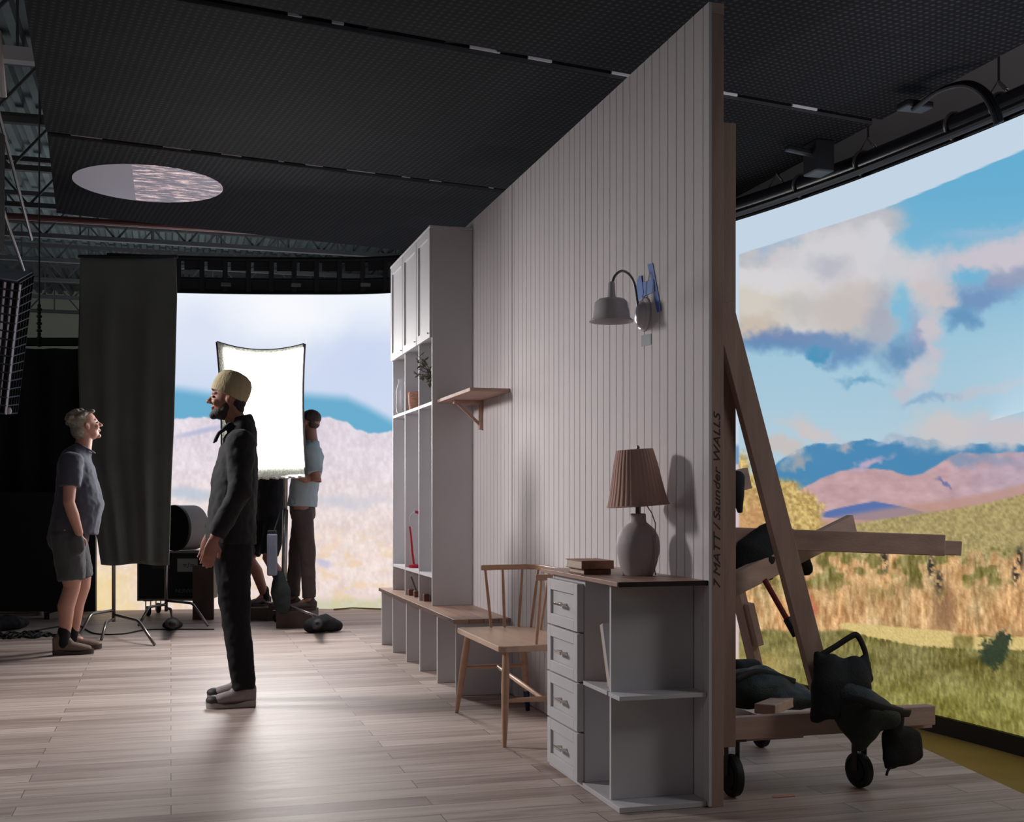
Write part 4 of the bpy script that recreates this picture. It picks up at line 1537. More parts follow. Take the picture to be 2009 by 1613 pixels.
bag('sandbag', 'dark green sandbag hanging upright on the diagonal timber, handle looped up',
    [([q(1628, 1296, 3.99), q(1632, 1340, 3.97), q(1636, 1395, 3.96)], [(.03, .05), (.05, .09), (.035, .09)]),
     ([q(1680, 1300, 3.99), q(1672, 1340, 3.97), q(1665, 1395, 3.96)], [(.025, .045), (.045, .09), (.03, .07)]),
     ([q(1655, 1300, 3.99), q(1652, 1345, 3.97), q(1650, 1395, 3.965)], [(.02, .06), (.04, .09), (.03, .09)]),
     ([q(1604, 1284, 3.99), q(1606, 1340, 3.99), q(1602, 1412, 3.98)], [(.015, .02), (.018, .03), (.02, .03)]),
     ([q(1698, 1285, 3.99), q(1702, 1335, 3.99)], [(.012, .018), (.018, .03)])],
    M['sandbag_k'], disp=.012,
    straps=[([q(1606, 1288, 3.99), q(1640, 1268, 3.99), q(1668, 1250, 3.99), q(1682, 1247, 3.99), q(1695, 1272, 3.99), q(1700, 1292, 3.99)], .012)])
bag('sandbag', 'plump dark green sandbag slumped over the base rail above the wheel',
    [([q(1650, 1362, 3.97), q(1690, 1390, 3.95), q(1740, 1408, 3.96)], [(.06, .07), (.085, .085), (.06, .05)]),
     ([q(1690, 1400, 3.95), q(1692, 1440, 3.96), q(1688, 1468, 3.98)], [(.06, .10), (.05, .07), (.02, .025)]),
     ([q(1648, 1380, 3.97), q(1664, 1430, 3.97)], [(.05, .05), (.03, .03)])],
    M['sandbag'], disp=.012,
    straps=[([q(1655, 1378, 3.88), q(1685, 1372, 3.86), q(1720, 1385, 3.87), q(1765, 1398, 3.93), q(1785, 1400, 3.98)], .016)])
bag('sandbag', 'flat black sandbag flap hanging from the outer end of the base rail',
    [([q(1768, 1436, 4.0), q(1768, 1490, 4.0)], [(.025, .075), (.03, .085)]),
     ([q(1742, 1440, 4.0), q(1746, 1506, 4.0)], [(.015, .035), (.015, .03)]),
     ([q(1796, 1440, 4.0), q(1802, 1486, 4.0)], [(.015, .03), (.015, .025)]),
     ([q(1760, 1405, 3.98), q(1752, 1440, 3.99)], [(.03, .035), (.03, .04)])],
    M['sandbag_k'], disp=.010,
    straps=[([q(1748, 1505, 3.99), q(1742, 1512, 3.99), q(1739, 1522, 3.99)], .006)])
bag('sandbag', 'long green sandbag lying flat across the boards next to the wall',
    [([Py(1455, 1352, 4.55), Py(1500, 1345, 4.6), Py(1560, 1362, 4.62)], [(.12, .085), (.14, .085), (.10, .05)]),
     ([Py(1520, 1372, 4.5), Py(1580, 1372, 4.5)], [(.08, .05), (.07, .04)])],
    M['sandbag'], disp=.02,
    straps=[([Py(1440, 1335, 4.45), Py(1490, 1318, 4.5), Py(1560, 1338, 4.52)], .014)])
bag('sandbag', 'black saddle sandbag draped over the crossing timbers',
    [([q(1506, 1046, 4.32), q(1486, 1085, 4.30), q(1480, 1124, 4.29)], [(.035, .05), (.045, .105), (.035, .095)]),
     ([q(1506, 1046, 4.32), q(1545, 1066, 4.34), q(1570, 1104, 4.35)], [(.035, .05), (.04, .07), (.03, .06)]),
     ([q(1572, 1070, 4.35), q(1582, 1122, 4.35)], [(.02, .03), (.02, .035)])],
    M['sandbag_k'], disp=.008)
bag('black_cloth_bag', 'black cloth bag hooked high on the back of the wall',
    [([q(1445, 935, 4.9), q(1447, 975, 4.9), q(1452, 1005, 4.9)], [(.03, .045), (.03, .03), (.015, .015)])],
    M['sandbag_k'], disp=.01)
timber('timber_stub', Py(1440, 945, 5.0), Py(1468, 938, 5.0), .04, .10, 'short timber stub beside the black cloth bag')
bag('sandbag', 'small black sandbag resting behind the wall above the green one',
    [([Py(1442, 1308, 4.75), Py(1478, 1306, 4.8)], [(.05, .035), (.05, .03)])],
    M['sandbag_k'], disp=.012)
tt = thing('ratchet_strap', 'narrow dark red strap running down beside the diagonal timber', 'strap', q(1540, 1200, 4.2))
fin('webbing', MB().tube([q(1500, 1138, 4.2), q(1556, 1236, 4.2)], [(.006, .012)] * 2, 8), M['redstrap'], tt)
fin('buckle', MB().tube([q(1544, 1214, 4.19), q(1562, 1246, 4.19)], [(.012, .018)] * 2, 8), M['blackmetal'], tt)
for (a, b, lab) in ((1538, 1562, 'small red tape mark on the floor behind the wall'),):
    p = Pz(a, b, .0008)
    tag(fin('red_tape', MB().prism([(p.x - .05, p.y - .012, .0006), (p.x + .04, p.y - .015, .0006), (p.x + .045, p.y + .012, .0006), (p.x - .045, p.y + .014, .0006)], (0, 0, 1), .0008), M['red']), lab, 'tape')

# ------------------------------------------------------------------ light panel on stand with grips
LX = Pd(511, 800, 10.25)
VX = Vector((CT, -ST, 0))      # across the view
VY = Vector((ST, CT, 0))       # away from the camera
VN = -VY


def tilt(p):
    return p


t = thing('film_softlight', 'blazing white diffused light panel on a rolling stand', 'film light', Pd(552, 1215, 10.35) * 1)
PZc = 10.25
corners = {'tl': (424, 670), 'tr': (596, 672), 'br': (600, 932), 'bl': (430, 935)}
NU, NV = 26, 34
top_sag = lambda u: 14 * (4 * u * (1 - u))
verts = []
for j in range(NV + 1):
    v = j / NV
    for i in range(NU + 1):
        u = i / NU
        x = (424 * (1 - u) + 596 * u) * (1 - v) + (432 * (1 - u) + 599 * u) * v
        y = (670 * (1 - u) + 674 * u) * (1 - v) + (936 * (1 - u) + 932 * u) * v
        y += top_sag(u) * (1 - v) ** 2
        x += 5 * (4 * v * (1 - v)) * (1 - 2 * u)
        bulge = .05 * math.sin(math.pi * u) * math.sin(math.pi * v)
        verts.append(Pd(x, y, PZc - bulge))
def grid(i0, i1, j0, j1, dz=0):
    mb = MB()
    nn = NU + 1
    mb.v = [v + VY * dz for v in verts]
    for j in range(j0, j1):
        for i in range(i0, i1):
            mb.f.append((j * nn + i, (j + 1) * nn + i, (j + 1) * nn + i + 1, j * nn + i + 1))
    return mb


fin('diffusion_cloth', grid(2, NU - 0, 1, NV - 2), M['panelglow'], t, label='glowing white cloth face')
mb = grid(0, NU, 0, NV, .02)
fin('cloth_border', mb, M['whiteedge'], t, label='ruffled silver border')
mb = MB()
nn = NU + 1
def edge(idx):
    return [verts[i] + VY * .03 for i in idx]
mb.tube(edge([i for i in range(nn)]), .009, 8)
mb.tube(edge([i * nn for i in range(NV + 1)]), .012, 8)
mb.tube(edge([i * nn + NU for i in range(NV + 1)]), .014, 8)
mb.tube(edge([NV * nn + i for i in range(nn)]), .010, 8)
fin('frame_tube', mb, M['darksteel'], t)
mb = MB()
for i in range(0, nn - 1):
    a = verts[NV * nn + i]
    mb.beam(a + VX * .012, a + VX * .012 + Vector((0, 0, -.016 - .006 * (i % 3))) - VY * .01, .03, .03)
fin('frill', mb, M['whiteedge'], t)
back = MB()
bc = Pd(512, 815, PZc + .14)
back.beam(bc - VX * .30, bc + VX * .30, .16, .8)
fin('lamp_housing', back, M['blackmetal'], t, bevel=.02)
# stand
sb = Pd(557, 1222, 10.42)
fin('pole', MB().tube([Pd(562, 830, 10.42), Pd(560, 1010, 10.42)], .017, 12).tube([Pd(560, 1000, 10.42), Pd(556, 1205, 10.42)], .024, 12), M['steel'], t, smooth=True)
hub = Pd(556, 1185, 10.42)
for (x, y) in ((545, 1222), (632, 1240), (505, 1205)):
    Zg = F * CAMH / (y - HOR)
    e = Pd(x, y, Zg)
    e = Vector((e.x, e.y, .0))
    l = fin('leg', MB().tube([hub, e + Vector((0, 0, .12))], .012, 10), M['steel'], t, smooth=True)
    caster(l, e, .045, .4 if x > 600 else 1.2, .115)
tt = thing('battery_unit', 'long pale grey-blue power unit hanging from the light stand', 'battery', Pd(534, 1130, 10.3))
c = Pd(534, 1085, 10.28)
fin('housing', MB().beam(c + Vector((0, 0, -.20)), c + Vector((0, 0, .17)), .085, .06, VY), M['batt'], tt, bevel=.015)
fin('end_cap', MB().beam(c + Vector((0, 0, .172)), c + Vector((0, 0, .20)), .075, .05, VY), M['blackmetal'], tt, bevel=.01)
fin('cable', MB().tube([c + Vector((.02, 0, .2)), Pd(548, 1010, 10.35), Pd(556, 960, 10.40)], .006, 6), M['rubber'], tt)
bag('sandbag', 'dark green sandbag hanging low on the light stand legs', [([Pd(548, 1128, 10.36), Pd(550, 1160, 10.34), Pd(555, 1195, 10.34)], [(.04, .05), (.06, .09), (.05, .07)])], M['sandbag'], disp=.015)
bag('sandbag', 'black sandbag with a pointed top on the floor right of the light stand', [([Pz(608, 1228, .06), Pz(640, 1222, .08), Pz(662, 1228, .05)], [(.07, .06), (.10, .08), (.05, .05)]), ([Pz(622, 1225, .06), Pz(622, 1223, .16)], [(.05, .06), (.02, .02)])], M['sandbag_k'], disp=.015)
tag(fin('cardboard_box', MB().beam(Pd(497, 1180, 11.6), Pd(497, 1150, 11.6), .16, .14, VY) , M['box']), 'small brown box behind the man in the beanie', 'box')
o = bpy.data.objects['cardboard_box']
o.location.z = 0.0
p = Pz(548, 1212, 0)
# apple boxes the grips stand on
GB = Pd(610, 1190, 10.62)
tag(fin('apple_box', MB().beam(Vector((GB.x - .02, GB.y, .0775)) - VX * .26, Vector((GB.x - .02, GB.y, .0775)) + VX * .06, .36, .155), M['dkply'], bevel=.004), 'low dark wooden box under the man in the polo shirt', 'box')
GB2 = Pd(530, 1190, 11.3)
tag(fin('apple_box', MB().beam(Vector((GB2.x, GB2.y, .06)) - VX * .20, Vector((GB2.x, GB2.y, .06)) + VX * .16, .36, .119), M['dkply'], bevel=.004), 'low dark wooden box under the person in black shorts', 'box')
mb = MB()
for k in range(5):
    a = Pz(500 + k * 6, 1208 + k * 2, .012)
    b = Pz(545 + k * 7, 1214 - k * 2, .015)
    m_ = (a + b) / 2 + Vector((0, .1 * (k - 2), .02 * (k % 2)))
    mb.tube([a, m_, b], .010, 8)
tag(fin('cable_coil', mb, M['redstrap'], smooth=True), 'tangle of reddish cables around the light stand base', 'cable')
cpts = [Pz(655, 1196, .01), Pz(690, 1193, .01), Pz(720, 1194, .01), Pz(750, 1195, .01)]
tag(fin('yellow_cable', MB().tube(cpts, .008, 8), mat('yellow_cable', (150, 132, 60), .6), smooth=True), 'thin yellowish cable along the foot of the far screen', 'cable')

# ------------------------------------------------------------------ big black flag cloth on its stand
t = thing('black_flag', 'tall hanging black cloth flag in front of the far screen', 'flag', Pd(258, 1110, 9.95))
nu, nv = 40, 60
mb = MB()
for j in range(nv + 1):
    v = j / nv
    yy = 505 + (1108 - 505) * v
    xl = np.interp(yy, [505, 700, 900, 1000, 1108], [157, 153, 158, 182, 198])
    xr = np.interp(yy, [505, 580, 830, 940, 1108], [345, 347, 341, 336, 331])
    for i in range(nu + 1):
        u = i / nu
        dz = .018 * math.sin(u * 15 + v * 1.2) * v ** .5 + .012 * math.sin(u * 31 + 2) * v + .03 * math.sin(u * 3.1)
        topd = 34 * (u) ** 2 * (1 - v) ** 2 * 0
        mb.v.append(Pd(xl + (xr - xl) * u, yy + topd + 2 * math.sin(u * 9) * v, 9.95 + dz))
for j in range(nv):
    for i in range(nu):
        a = j * (nu + 1) + i
        mb.f.append((a, a + nu + 1, a + nu + 2, a + 1))
o = fin('cloth', mb, M['duvetyne'], t, smooth=True)
so = o.modifiers.new('thick', 'SOLIDIFY')
so.thickness = .006
fin('top_bar', MB().tube([Pd(154, 503, 9.96), Pd(349, 503, 9.96)], .014, 10), M['blackmetal'], t)


def cstand(lab, px, py, Zd, top, legs):
    b = Pd(px, py, Zd)
    t = thing('light_stand', lab, 'stand', (b.x, b.y, 0))
    fin('pole', MB().tube([(b.x, b.y, .10), (b.x, b.y, top)], .0155, 12), M['steel'], t, smooth=True)
    for i, (lx, ly) in enumerate(legs):
        e = Pz(lx, ly, 0.01)
        zt = .20 - .035 * i
        d = Vector((e.x - b.x, e.y - b.y, 0))
        pts = [Vector((b.x, b.y, zt)), Vector((b.x, b.y, zt)) + d * .12, Vector((b.x, b.y, zt)) + d * .60, Vector((b.x, b.y, zt * .93)) + d * .66, Vector((e.x, e.y, .012))]
        fin('leg', MB().tube(pts, .0125, 10), M['steel'], t, smooth=True)
    return t


cstand('chrome light stand holding the black cloth, near the bearded man', 223, 1243, 10.05, 1.9, [(152, 1255), (303, 1265), (199, 1255)])
cstand('chrome light stand in front of the black equipment case', 326, 1203, 11.0, .70, [(408, 1228), (272, 1228), (340, 1222)])

kd = Vector((4.2, -1.9, 0)).normalized()  # unseen cutter, added before the key to darken the set wall's top
ks = Vector((-kd.y, kd.x, 0))
kc = Vector((-2.3, 7.6, 0)) + kd * 1.0
t = thing('unseen_cutter', 'unseen long black cutter flag on a stand, added to shade the wall top', 'flag', (kc.x, kc.y, 0))
fin('cloth', MB().prism([kc - ks * .9 + Vector((0, 0, 2.70)), kc + ks * .9 + Vector((0, 0, 2.70)), kc + ks * .9 + Vector((0, 0, 3.45)), kc - ks * .9 + Vector((0, 0, 3.45))], kd, .012), M['blk'], t)
fin('pole', MB().tube([kc - ks * .93 + Vector((0, 0, .1)), kc - ks * .93 + Vector((0, 0, 3.46))], .015, 10), M['steel'], t, smooth=True)
for a in (0, 2.1, 4.2):
    b = kc - ks * .93
    fin('leg', MB().tube([b + Vector((0, 0, .3)), b + Vector((math.cos(a) * .4, math.sin(a) * .4, .012))], .0125, 8), M['steel'], t, smooth=True)

# flight case with fan on top
t = thing('flight_case', 'black equipment case with grey paper label and metal edging', 'case', Pd(338, 1186, 11.5))
base = Pd(338, 1184, 11.5)
z0 = .155
z1 = 1.15 - (1082 - HOR) / F * 11.5
xw = .335
c0 = Vector((base.x, base.y, 0))


def vbox(mb, a0, a1, b0, b1, zz0, zz1, o=None):
    o = o if o is not None else c0
    P = [o + VX * a + VY * b for a, b in ((a0, b0), (a1, b0), (a1, b1), (a0, b1))]
    mb.prism([Vector((p.x, p.y, zz0)) for p in P], (0, 0, 1), zz1 - zz0)
    return mb


fin('body', vbox(MB(), -xw, xw, 0, .45, z0, z1), M['case'], t, bevel=.006)
mb = MB()
for a in (-xw, xw):
    vbox(mb, a - .008, a + .008, -.006, .006, z0, z1)
vbox(mb, -xw, xw, -.006, .004, z1 - .016, z1 + .002)
vbox(mb, -xw, xw, -.006, .004, z0, z0 + .02)
fin('metal_edge', mb, M['steel'], t)
fin('recess_handle', vbox(MB(), -.20, -.02, -.006, -.001, z1 - .17, z1 - .10), M['darksteel'], t)
fin('paper_label', vbox(MB(), .05, .25, -.004, -.001, z1 - .20, z1 - .07), M['label'], t, label='grey paper label')
fin('lettering', text_mesh('NUNV/TX', .055, c0 + VX * .03 - VY * .002 + Vector((0, 0, z0 + .08)), VX, Vector((0, 0, 1)), width=.24), M['greyink'], t)
fin('label_print', text_mesh('=/=', .07, c0 + VX * .10 - VY * .0042 + Vector((0, 0, z1 - .16)), VX, Vector((0, 0, 1)), width=.11), M['ink'], t)
for a, b in ((-xw + .08, .06), (xw - .08, .06), (-xw + .08, .39), (xw - .08, .39)):
    p = c0 + VX * a + VY * b
    caster(t, Vector((p.x, p.y, 0)), .05, .3, z0)
t = thing('drum_fan', 'round black drum fan lying on its side on the equipment case', 'fan', Pd(345, 1080, 11.6))
fc = Pd(340, 1036, 11.55)
ax = (VX * .55 + VY * .83).normalized()
sd = Vector((0, 0, 1))
s2 = ax.cross(sd).normalized()
def ringat(c, r, n=40):
    return [c + (sd * math.cos(a) + s2 * math.sin(a)) * r for a in np.linspace(0, 2 * math.pi, n + 1)[:-1]]
auto_smooth(fin('drum_front', MB().rings([ringat(fc, .225), ringat(fc + ax * .012, .228), ringat(fc + ax * .03, .228)]), M['blackmetal'], t))
auto_smooth(fin('drum_shell', MB().rings([ringat(fc + ax * .03, .222), ringat(fc + ax * .26, .222), ringat(fc + ax * .27, .20)]), M['greywall'], t))
auto_smooth(fin('hub', MB().rings([ringat(fc - ax * .02, .05), ringat(fc - ax * .002, .10)]), M['case'], t))
mb = MB().tube([fc + ax * .2 + VX * .16, fc + ax * .2 + VX * .18 + Vector((0, 0, -.18))], .03, 10)
fin('bracket', mb, M['dkply'], t)
p = Pz(398, 1216, 0)
tag(fin('plywood_board', vbox(MB(), -.10, .10, 0, .03, .001, .52, Vector((p.x, p.y, 0))), M['dkply'], bevel=.002), 'upright brown plywood board behind the man in the beanie', 'board')
bag('sandbag', 'small black pyramid-shaped weight on the floor in front of the equipment case', [([Pz(325, 1226, .03), Pz(352, 1226, .03)], [(.06, .03), (.06, .03)]), ([Pz(338, 1224, .02), Pz(338, 1224, .13)], [(.06, .07), (.03, .035)])], M['sandbag_k'], disp=.006)

# ------------------------------------------------------------------ dark drapes at far left
def drape(lab, x0, x1, ytop, ybot, Z, m, folds=10, amp=.03):
    mb = MB()
    nu, nv = 60, 12
    for j in range(nv + 1):
        v = j / nv
        for i in range(nu + 1):
            u = i / nu
            p = Pd(x0 + (x1 - x0) * u, ytop + (ybot - ytop) * v, Z)
            mb.v.append(p + VY * amp * math.sin(u * folds * 6.28))
    for j in range(nv):
        for i in range(nu):
            a = j * (nu + 1) + i
            mb.f.append((a, a + nu + 1, a + nu + 2, a + 1))
    o = fin('black_drape', mb, m, smooth=True)
    s = o.modifiers.new('thick', 'SOLIDIFY')
    s.thickness = .01
    return tag(o, lab, 'drape')


drape('tall black drape at the far left behind the man in shorts', -700, 186, 684, 1200, 12.0, M['blk'], 14, .04)
t = thing('black_flat', 'low matte black flat standing at the left in front of the drape', 'flat', Pz(90, 1212, 0))
pz = Pd(0, 1212, 11.4)
zb, zt_ = .06, 1.15 - (966 - HOR) / F * 11.4
a_, b_ = Pd(-700, 1100, 11.4), Pd(187, 1100, 11.4)
fin('panel', MB().prism([(a_.x, a_.y, zb), (b_.x, b_.y, zb), (b_.x, b_.y, zt_), (a_.x, a_.y, zt_)], VY, .04), M['case'], t)
fin('foot', MB().beam(Vector((b_.x, b_.y, .03)) - VX * .4 - VY * .18, Vector((b_.x, b_.y, .03)) - VX * .4 + VY * .22, .05, .06), M['blackmetal'], t)
fin('foot', MB().beam(Vector((b_.x, b_.y, .03)) - VX * 2.4 - VY * .18, Vector((b_.x, b_.y, .03)) - VX * 2.4 + VY * .22, .05, .06), M['blackmetal'], t)
# dark green horizontal beam above the drape
tag(fin('green_beam', MB().beam(Pd(-200, 671, 14.5), Pd(330, 671, 14.5), .12, .09), mat('dark_green_paint', (40, 52, 36), .8)), 'dark green horizontal beam above the black drape', 'beam')
mb = MB()
for k in range(12):
    p = Pd(77, 600 + k * 7, 13.0)
    mb.ell(p, (.03, .02, .022) if k % 2 else (.02, .03, .026), seg=8, rg=6)
mb.tube([Pd(77, 106, 13.0), Pd(77, 602, 13.0)], .01, 6)
tag(fin('hoist_chain', mb, M['joist']), 'dark hoist chain hanging between roof and black drape', 'chain')

# hanging grid light upper left
t = thing('grid_softlight', 'hanging soft light with black egg-crate grid at the left edge', 'film light', Pd(20, 820, 9.8))
A0, A1 = Pd(-60, 540, 9.2), Pd(33, 555, 9.6)
B0, B1 = Pd(-70, 800, 9.2), Pd(4, 812, 9.6)
C1, D1 = Pd(63, 538, 10.6), Pd(30, 810, 10.6)


def bilin(P00, P10, P01, P11, u, v):
    return (P00 * (1 - u) + P10 * u) * (1 - v) + (P01 * (1 - u) + P11 * u) * v


def crate(P00, P10, P01, P11, n, m, dep, nrm):
    mb = MB()
    for i in range(n + 1):
        a, b = bilin(P00, P10, P01, P11, i / n, 0), bilin(P00, P10, P01, P11, i / n, 1)
        mb.beam(a, b, .012, dep, nrm)
    for j in range(m + 1):
        a, b = bilin(P00, P10, P01, P11, 0, j / m), bilin(P00, P10, P01, P11, 1, j / m)
        mb.beam(a, b, .010, dep, nrm)
    return mb


nf = (A1 - A0).cross(B0 - A0).normalized()
fin('egg_crate', crate(A0, A1, B0, B1, 6, 16, .05, nf), M['lightgrid'], t)
fin('diffuser', MB().prism([A0 + VY * .08, A1 + VY * .08, B1 + VY * .08, B0 + VY * .08], VY, .01), M['lightface'], t)
nf = (C1 - A1).cross(B1 - A1).normalized()
fin('side_grid', crate(A1, C1, B1, D1, 5, 16, .04, nf), M['lightgrid'], t)
fin('side_skin', MB().prism([A1 + VX * -.03 + VY * .05, C1 + VX * -.03, D1 + VX * -.03, B1 + VX * -.03 + VY * .05], VX, .006), M['blk'], t)
fin('top_skin', MB().prism([A0 + Vector((0, 0, .01)), A1 + Vector((0, 0, .01)), C1 + Vector((0, 0, .01)), Pd(-30, 520, 10.6)], (0, 0, 1), .01), M['lightskin'], t, label='pale silver top skin')
tag(fin('small_bulb', MB().ell(Pd(18, 806, 9.7), (.02, .02, .03), seg=12, rg=8), M['enamel'], smooth=True), 'tiny pale bulb at the bottom of the hanging grid light', 'bulb')

# cables and bags on the floor at the left
bag('sandbag', 'flat black bag on the floor at the left edge of the stage', [([Pz(-20, 1228, .05), Pz(20, 1222, .06), Pz(48, 1222, .04)], [(.12, .06), (.13, .07), (.05, .03)])], M['sandbag_k'], disp=.03)
random.seed(3)
mb = MB()
for k in range(9):
    pts = []
    x = -15 + k * 6
    for s in range(6):
        pts.append(Pz(x + s * 15 + random.uniform(-5, 5), 1246 - s * .6 + random.uniform(-5, 5), .012 + .014 * random.random()))
    cp = catmull([tuple(p)[:2] for p in pts], 4)
    mb.tube([(a[0], a[1], .012 + .012 * math.sin(i * .9 + k)) for i, a in enumerate(cp)], .011, 8)
tag(fin('cable_heap', mb, M['rubber'], smooth=True), 'heap of black cables on the floor beside the bearded-free man in shorts'.replace('bearded-free ', ''), 'cable')
for pts, lab in (([(140, 1232), (155, 1227), (185, 1243), (240, 1244), (285, 1236), (330, 1235), (420, 1235)], 'thin black cable winding over the floor under the light stand'), ([(-10, 1250), (40, 1243), (100, 1232), (125, 1229)], 'thin black cable leading to the cable heap at the left')):
    P = [Pz(x, y, .006) for x, y in pts]
    cp = catmull([tuple(p)[:2] for p in P], 6)
    tag(fin('floor_cable', MB().tube([(a[0], a[1], .007) for a in cp], .006, 8), M['rubber'], smooth=True), lab, 'cable')
tag(fin('white_bottle', MB().lathe([(0, 0), (.03, 0), (.03, .10), (.012, .13), (.012, .15), (0, .15)], Pz(79, 1207, 0), 14), M['enamel'], smooth=True), 'small white bottle on the floor at the foot of the black flat', 'bottle')


# ------------------------------------------------------------------ people
def V3(*a):
    return Vector(a)


def add_hand(mb, wrist, d, palm_n, side, curl=.5, size=1.0):
    """wrist pos, d = direction of the hand, palm_n = palm normal, side = +1/-1 thumb side vector sign"""
    d = Vector(d).normalized()
    pn = Vector(palm_n)
    pn = (pn - d * pn.dot(d)).normalized()
    w = d.cross(pn).normalized() * side     # across the palm towards the thumb
    s = size
    c = Vector(wrist)
    mb.sweep([c, c + d * .045 * s, c + d * .085 * s], [(.016 * s, .026 * s), (.015 * s, .038 * s), (.012 * s, .038 * s)], fwd=pn, seg=14)
    for k, (off, L, r) in enumerate(((.027, .068, .0085), (.009, .078, .009), (-.010, .072, .0085), (-.028, .056, .0075))):
        p = c + d * .085 * s + w * off * s
        dd = d + w * off * 1.2
        pts = [p - d * .015 * s]
        ang = 0
        for seg_, f in ((.45, .35), (.30, .9), (.25, 1.3)):
            ang = curl * f
            v = (dd * math.cos(ang) + pn * math.sin(ang)).normalized()
            pts.append(pts[-1] + v * L * seg_ * s + (d * .015 * s if len(pts) == 1 else Vector()))
        mb.sweep(pts, [r * s, r * s, r * .92 * s, r * .8 * s], fwd=pn, seg=10)
    p = c + d * .025 * s + w * .024 * s
    mb.sweep([p, p + (d * .6 + w * .7 + pn * .3).normalized() * .035 * s, p + (d * .6 + w * .7 + pn * .3).normalized() * .035 * s + (d * .95 + w * .15 + pn * .25).normalized() * .04 * s], [.012 * s, .0105 * s, .0085 * s], fwd=pn, seg=10)


def add_head(mb, c, pitch=0.0, yaw=0.0, s=1.0):
    """c = middle of the skull. face looks to +x"""
    R = Matrix.Rotation(yaw, 3, 'Z') @ Matrix.Rotation(-pitch, 3, 'Y')

    def P(x, y, z):
        return c + R @ Vector((x * s, y * s, z * s))
    E = lambda x, y, z, a, b, d, seg=18, rg=12: mb.ell(P(x, y, z), (a * s, b * s, d * s), R, seg, rg)
    E(-.012, 0, .030, .098, .076, .088, 24, 16)
    E(.020, 0, -.010, .070, .066, .085, 24, 16)
    E(.028, 0, -.062, .052, .050, .050)        # jaw
    E(.070, 0, -.092, .020, .022, .018)        # chin
    E(.070, 0, .030, .022, .050, .012)         # brow
    mb.sweep([P(.082, 0, .024), P(.096, 0, .000), P(.110, 0, -.018)], [.009 * s, .010 * s, .012 * s], fwd=R @ Vector((1, 0, 0)), seg=10)
    for y in (-1, 1):
        E(.097, y * .011, -.023, .011, .008, .008, 10, 8)
        E(.062, y * .040, -.022, .026, .018, .022)   # cheek
        E(-.004, y * .074, -.006, .017, .007, .029, 14, 10)  # ear
        E(-.010, y * .080, .004, .010, .007, .016, 10, 8)
    E(.084, 0, -.047, .013, .024, .006, 12, 8)   # lips
    E(.082, 0, -.059, .013, .021, .006, 12, 8)
    return P, R


def add_neck(mb, c, base, r=.056):
    mb.sweep([Vector(base), Vector(base).lerp(c, .5) + Vector((0, 0, 0)), c + Vector((-.015, 0, -.05))], [(r * 1.05, r * 1.1), (r, r), (r * .95, r * .95)])


def eyes(P, s, parent):
    for y in (-1, 1):
        o = fin('eye', MB().ell(P(.080, y * .031, .008), (.009 * s, .012 * s, .007 * s), seg=12, rg=8), M['eye'], parent, local=True, smooth=True)


def shoe(parent, heel, yaw, L, m_up, m_sole, m_toe=None, high=.09, lab=None, chunk=1.0):
    """heel point on the ground (local), yaw = direction"""
    R = Matrix.Rotation(yaw, 3, 'Z')
    h = Vector(heel)

    def P(x, y, z):
        return h + R @ Vector((x, y, z * (chunk if z > .02 and z < .08 else 1)))
    k = L / .29
    mb = MB()
    mb.sweep([P(.045 * k, 0, .05), P(.13 * k, 0, .045), P(.20 * k, 0, .036), P(.245 * k, 0, .03)], [(.038, .036), (.036, .042), (.030, .047), (.024, .040)], fwd=(0, 0, 1))
    mb.sweep([P(.055 * k, 0, .045), P(.062 * k, 0, high)], [(.048, .036), (.046, .036)], fwd=R @ Vector((1, 0, 0)))
    mb.sweep([P(.12 * k, 0, .055), P(.085 * k, 0, high - .012)], [(.034, .034), (.03, .03)], fwd=R @ Vector((1, 0, 0)))
    mb.sweep([P(.02 * k, 0, .03), P(.016 * k, 0, high - .02)], [(.022, .030), (.020, .026)], fwd=R @ Vector((1, 0, 0)))
    up = remeshed('shoe', mb, m_up, parent, .006, 3)
    out = []
    prof = [(-.002, .0), (.003, .030), (.05, .036), (.12, .036), (.18, .046), (.225, .045), (.265, .03), (.283, .0)]
    top = prof + [(x, -y) for x, y in prof[-2:0:-1]]
    ring0 = [P(x * k, y, .002) for x, y in top]
    ring1 = [P(x * k, y * 1.04, .010 + (.012 if x > .24 else 0)) for x, y in top]
    ring2 = [P(x * k, y * 1.0, .0195 + (.010 if x > .24 else .004 if x > .2 else .008 if x < .08 else 0)) for x, y in top]
    auto_smooth(fin('sole', MB().rings([ring0, ring1, ring2]), m_sole, up, local=True), 50)
    if m_toe:
        fin('toe_cap', MB().ell(P(.235 * k, 0, .032), (.047, .046, .028), R, 16, 10), m_toe, up, local=True, smooth=True)
    mb = MB()
    for j in range(4):
        x = (.105 + .028 * j) * k
        z = .093 - .017 * j
        mb.tube([P(x, -.022, z - .006), P(x + .004, 0, z + .0), P(x, .022, z - .006)], .0035, 6)
    fin('laces', mb, M['sock'] if m_toe is None else m_sole, up, local=True, smooth=True)
    return up


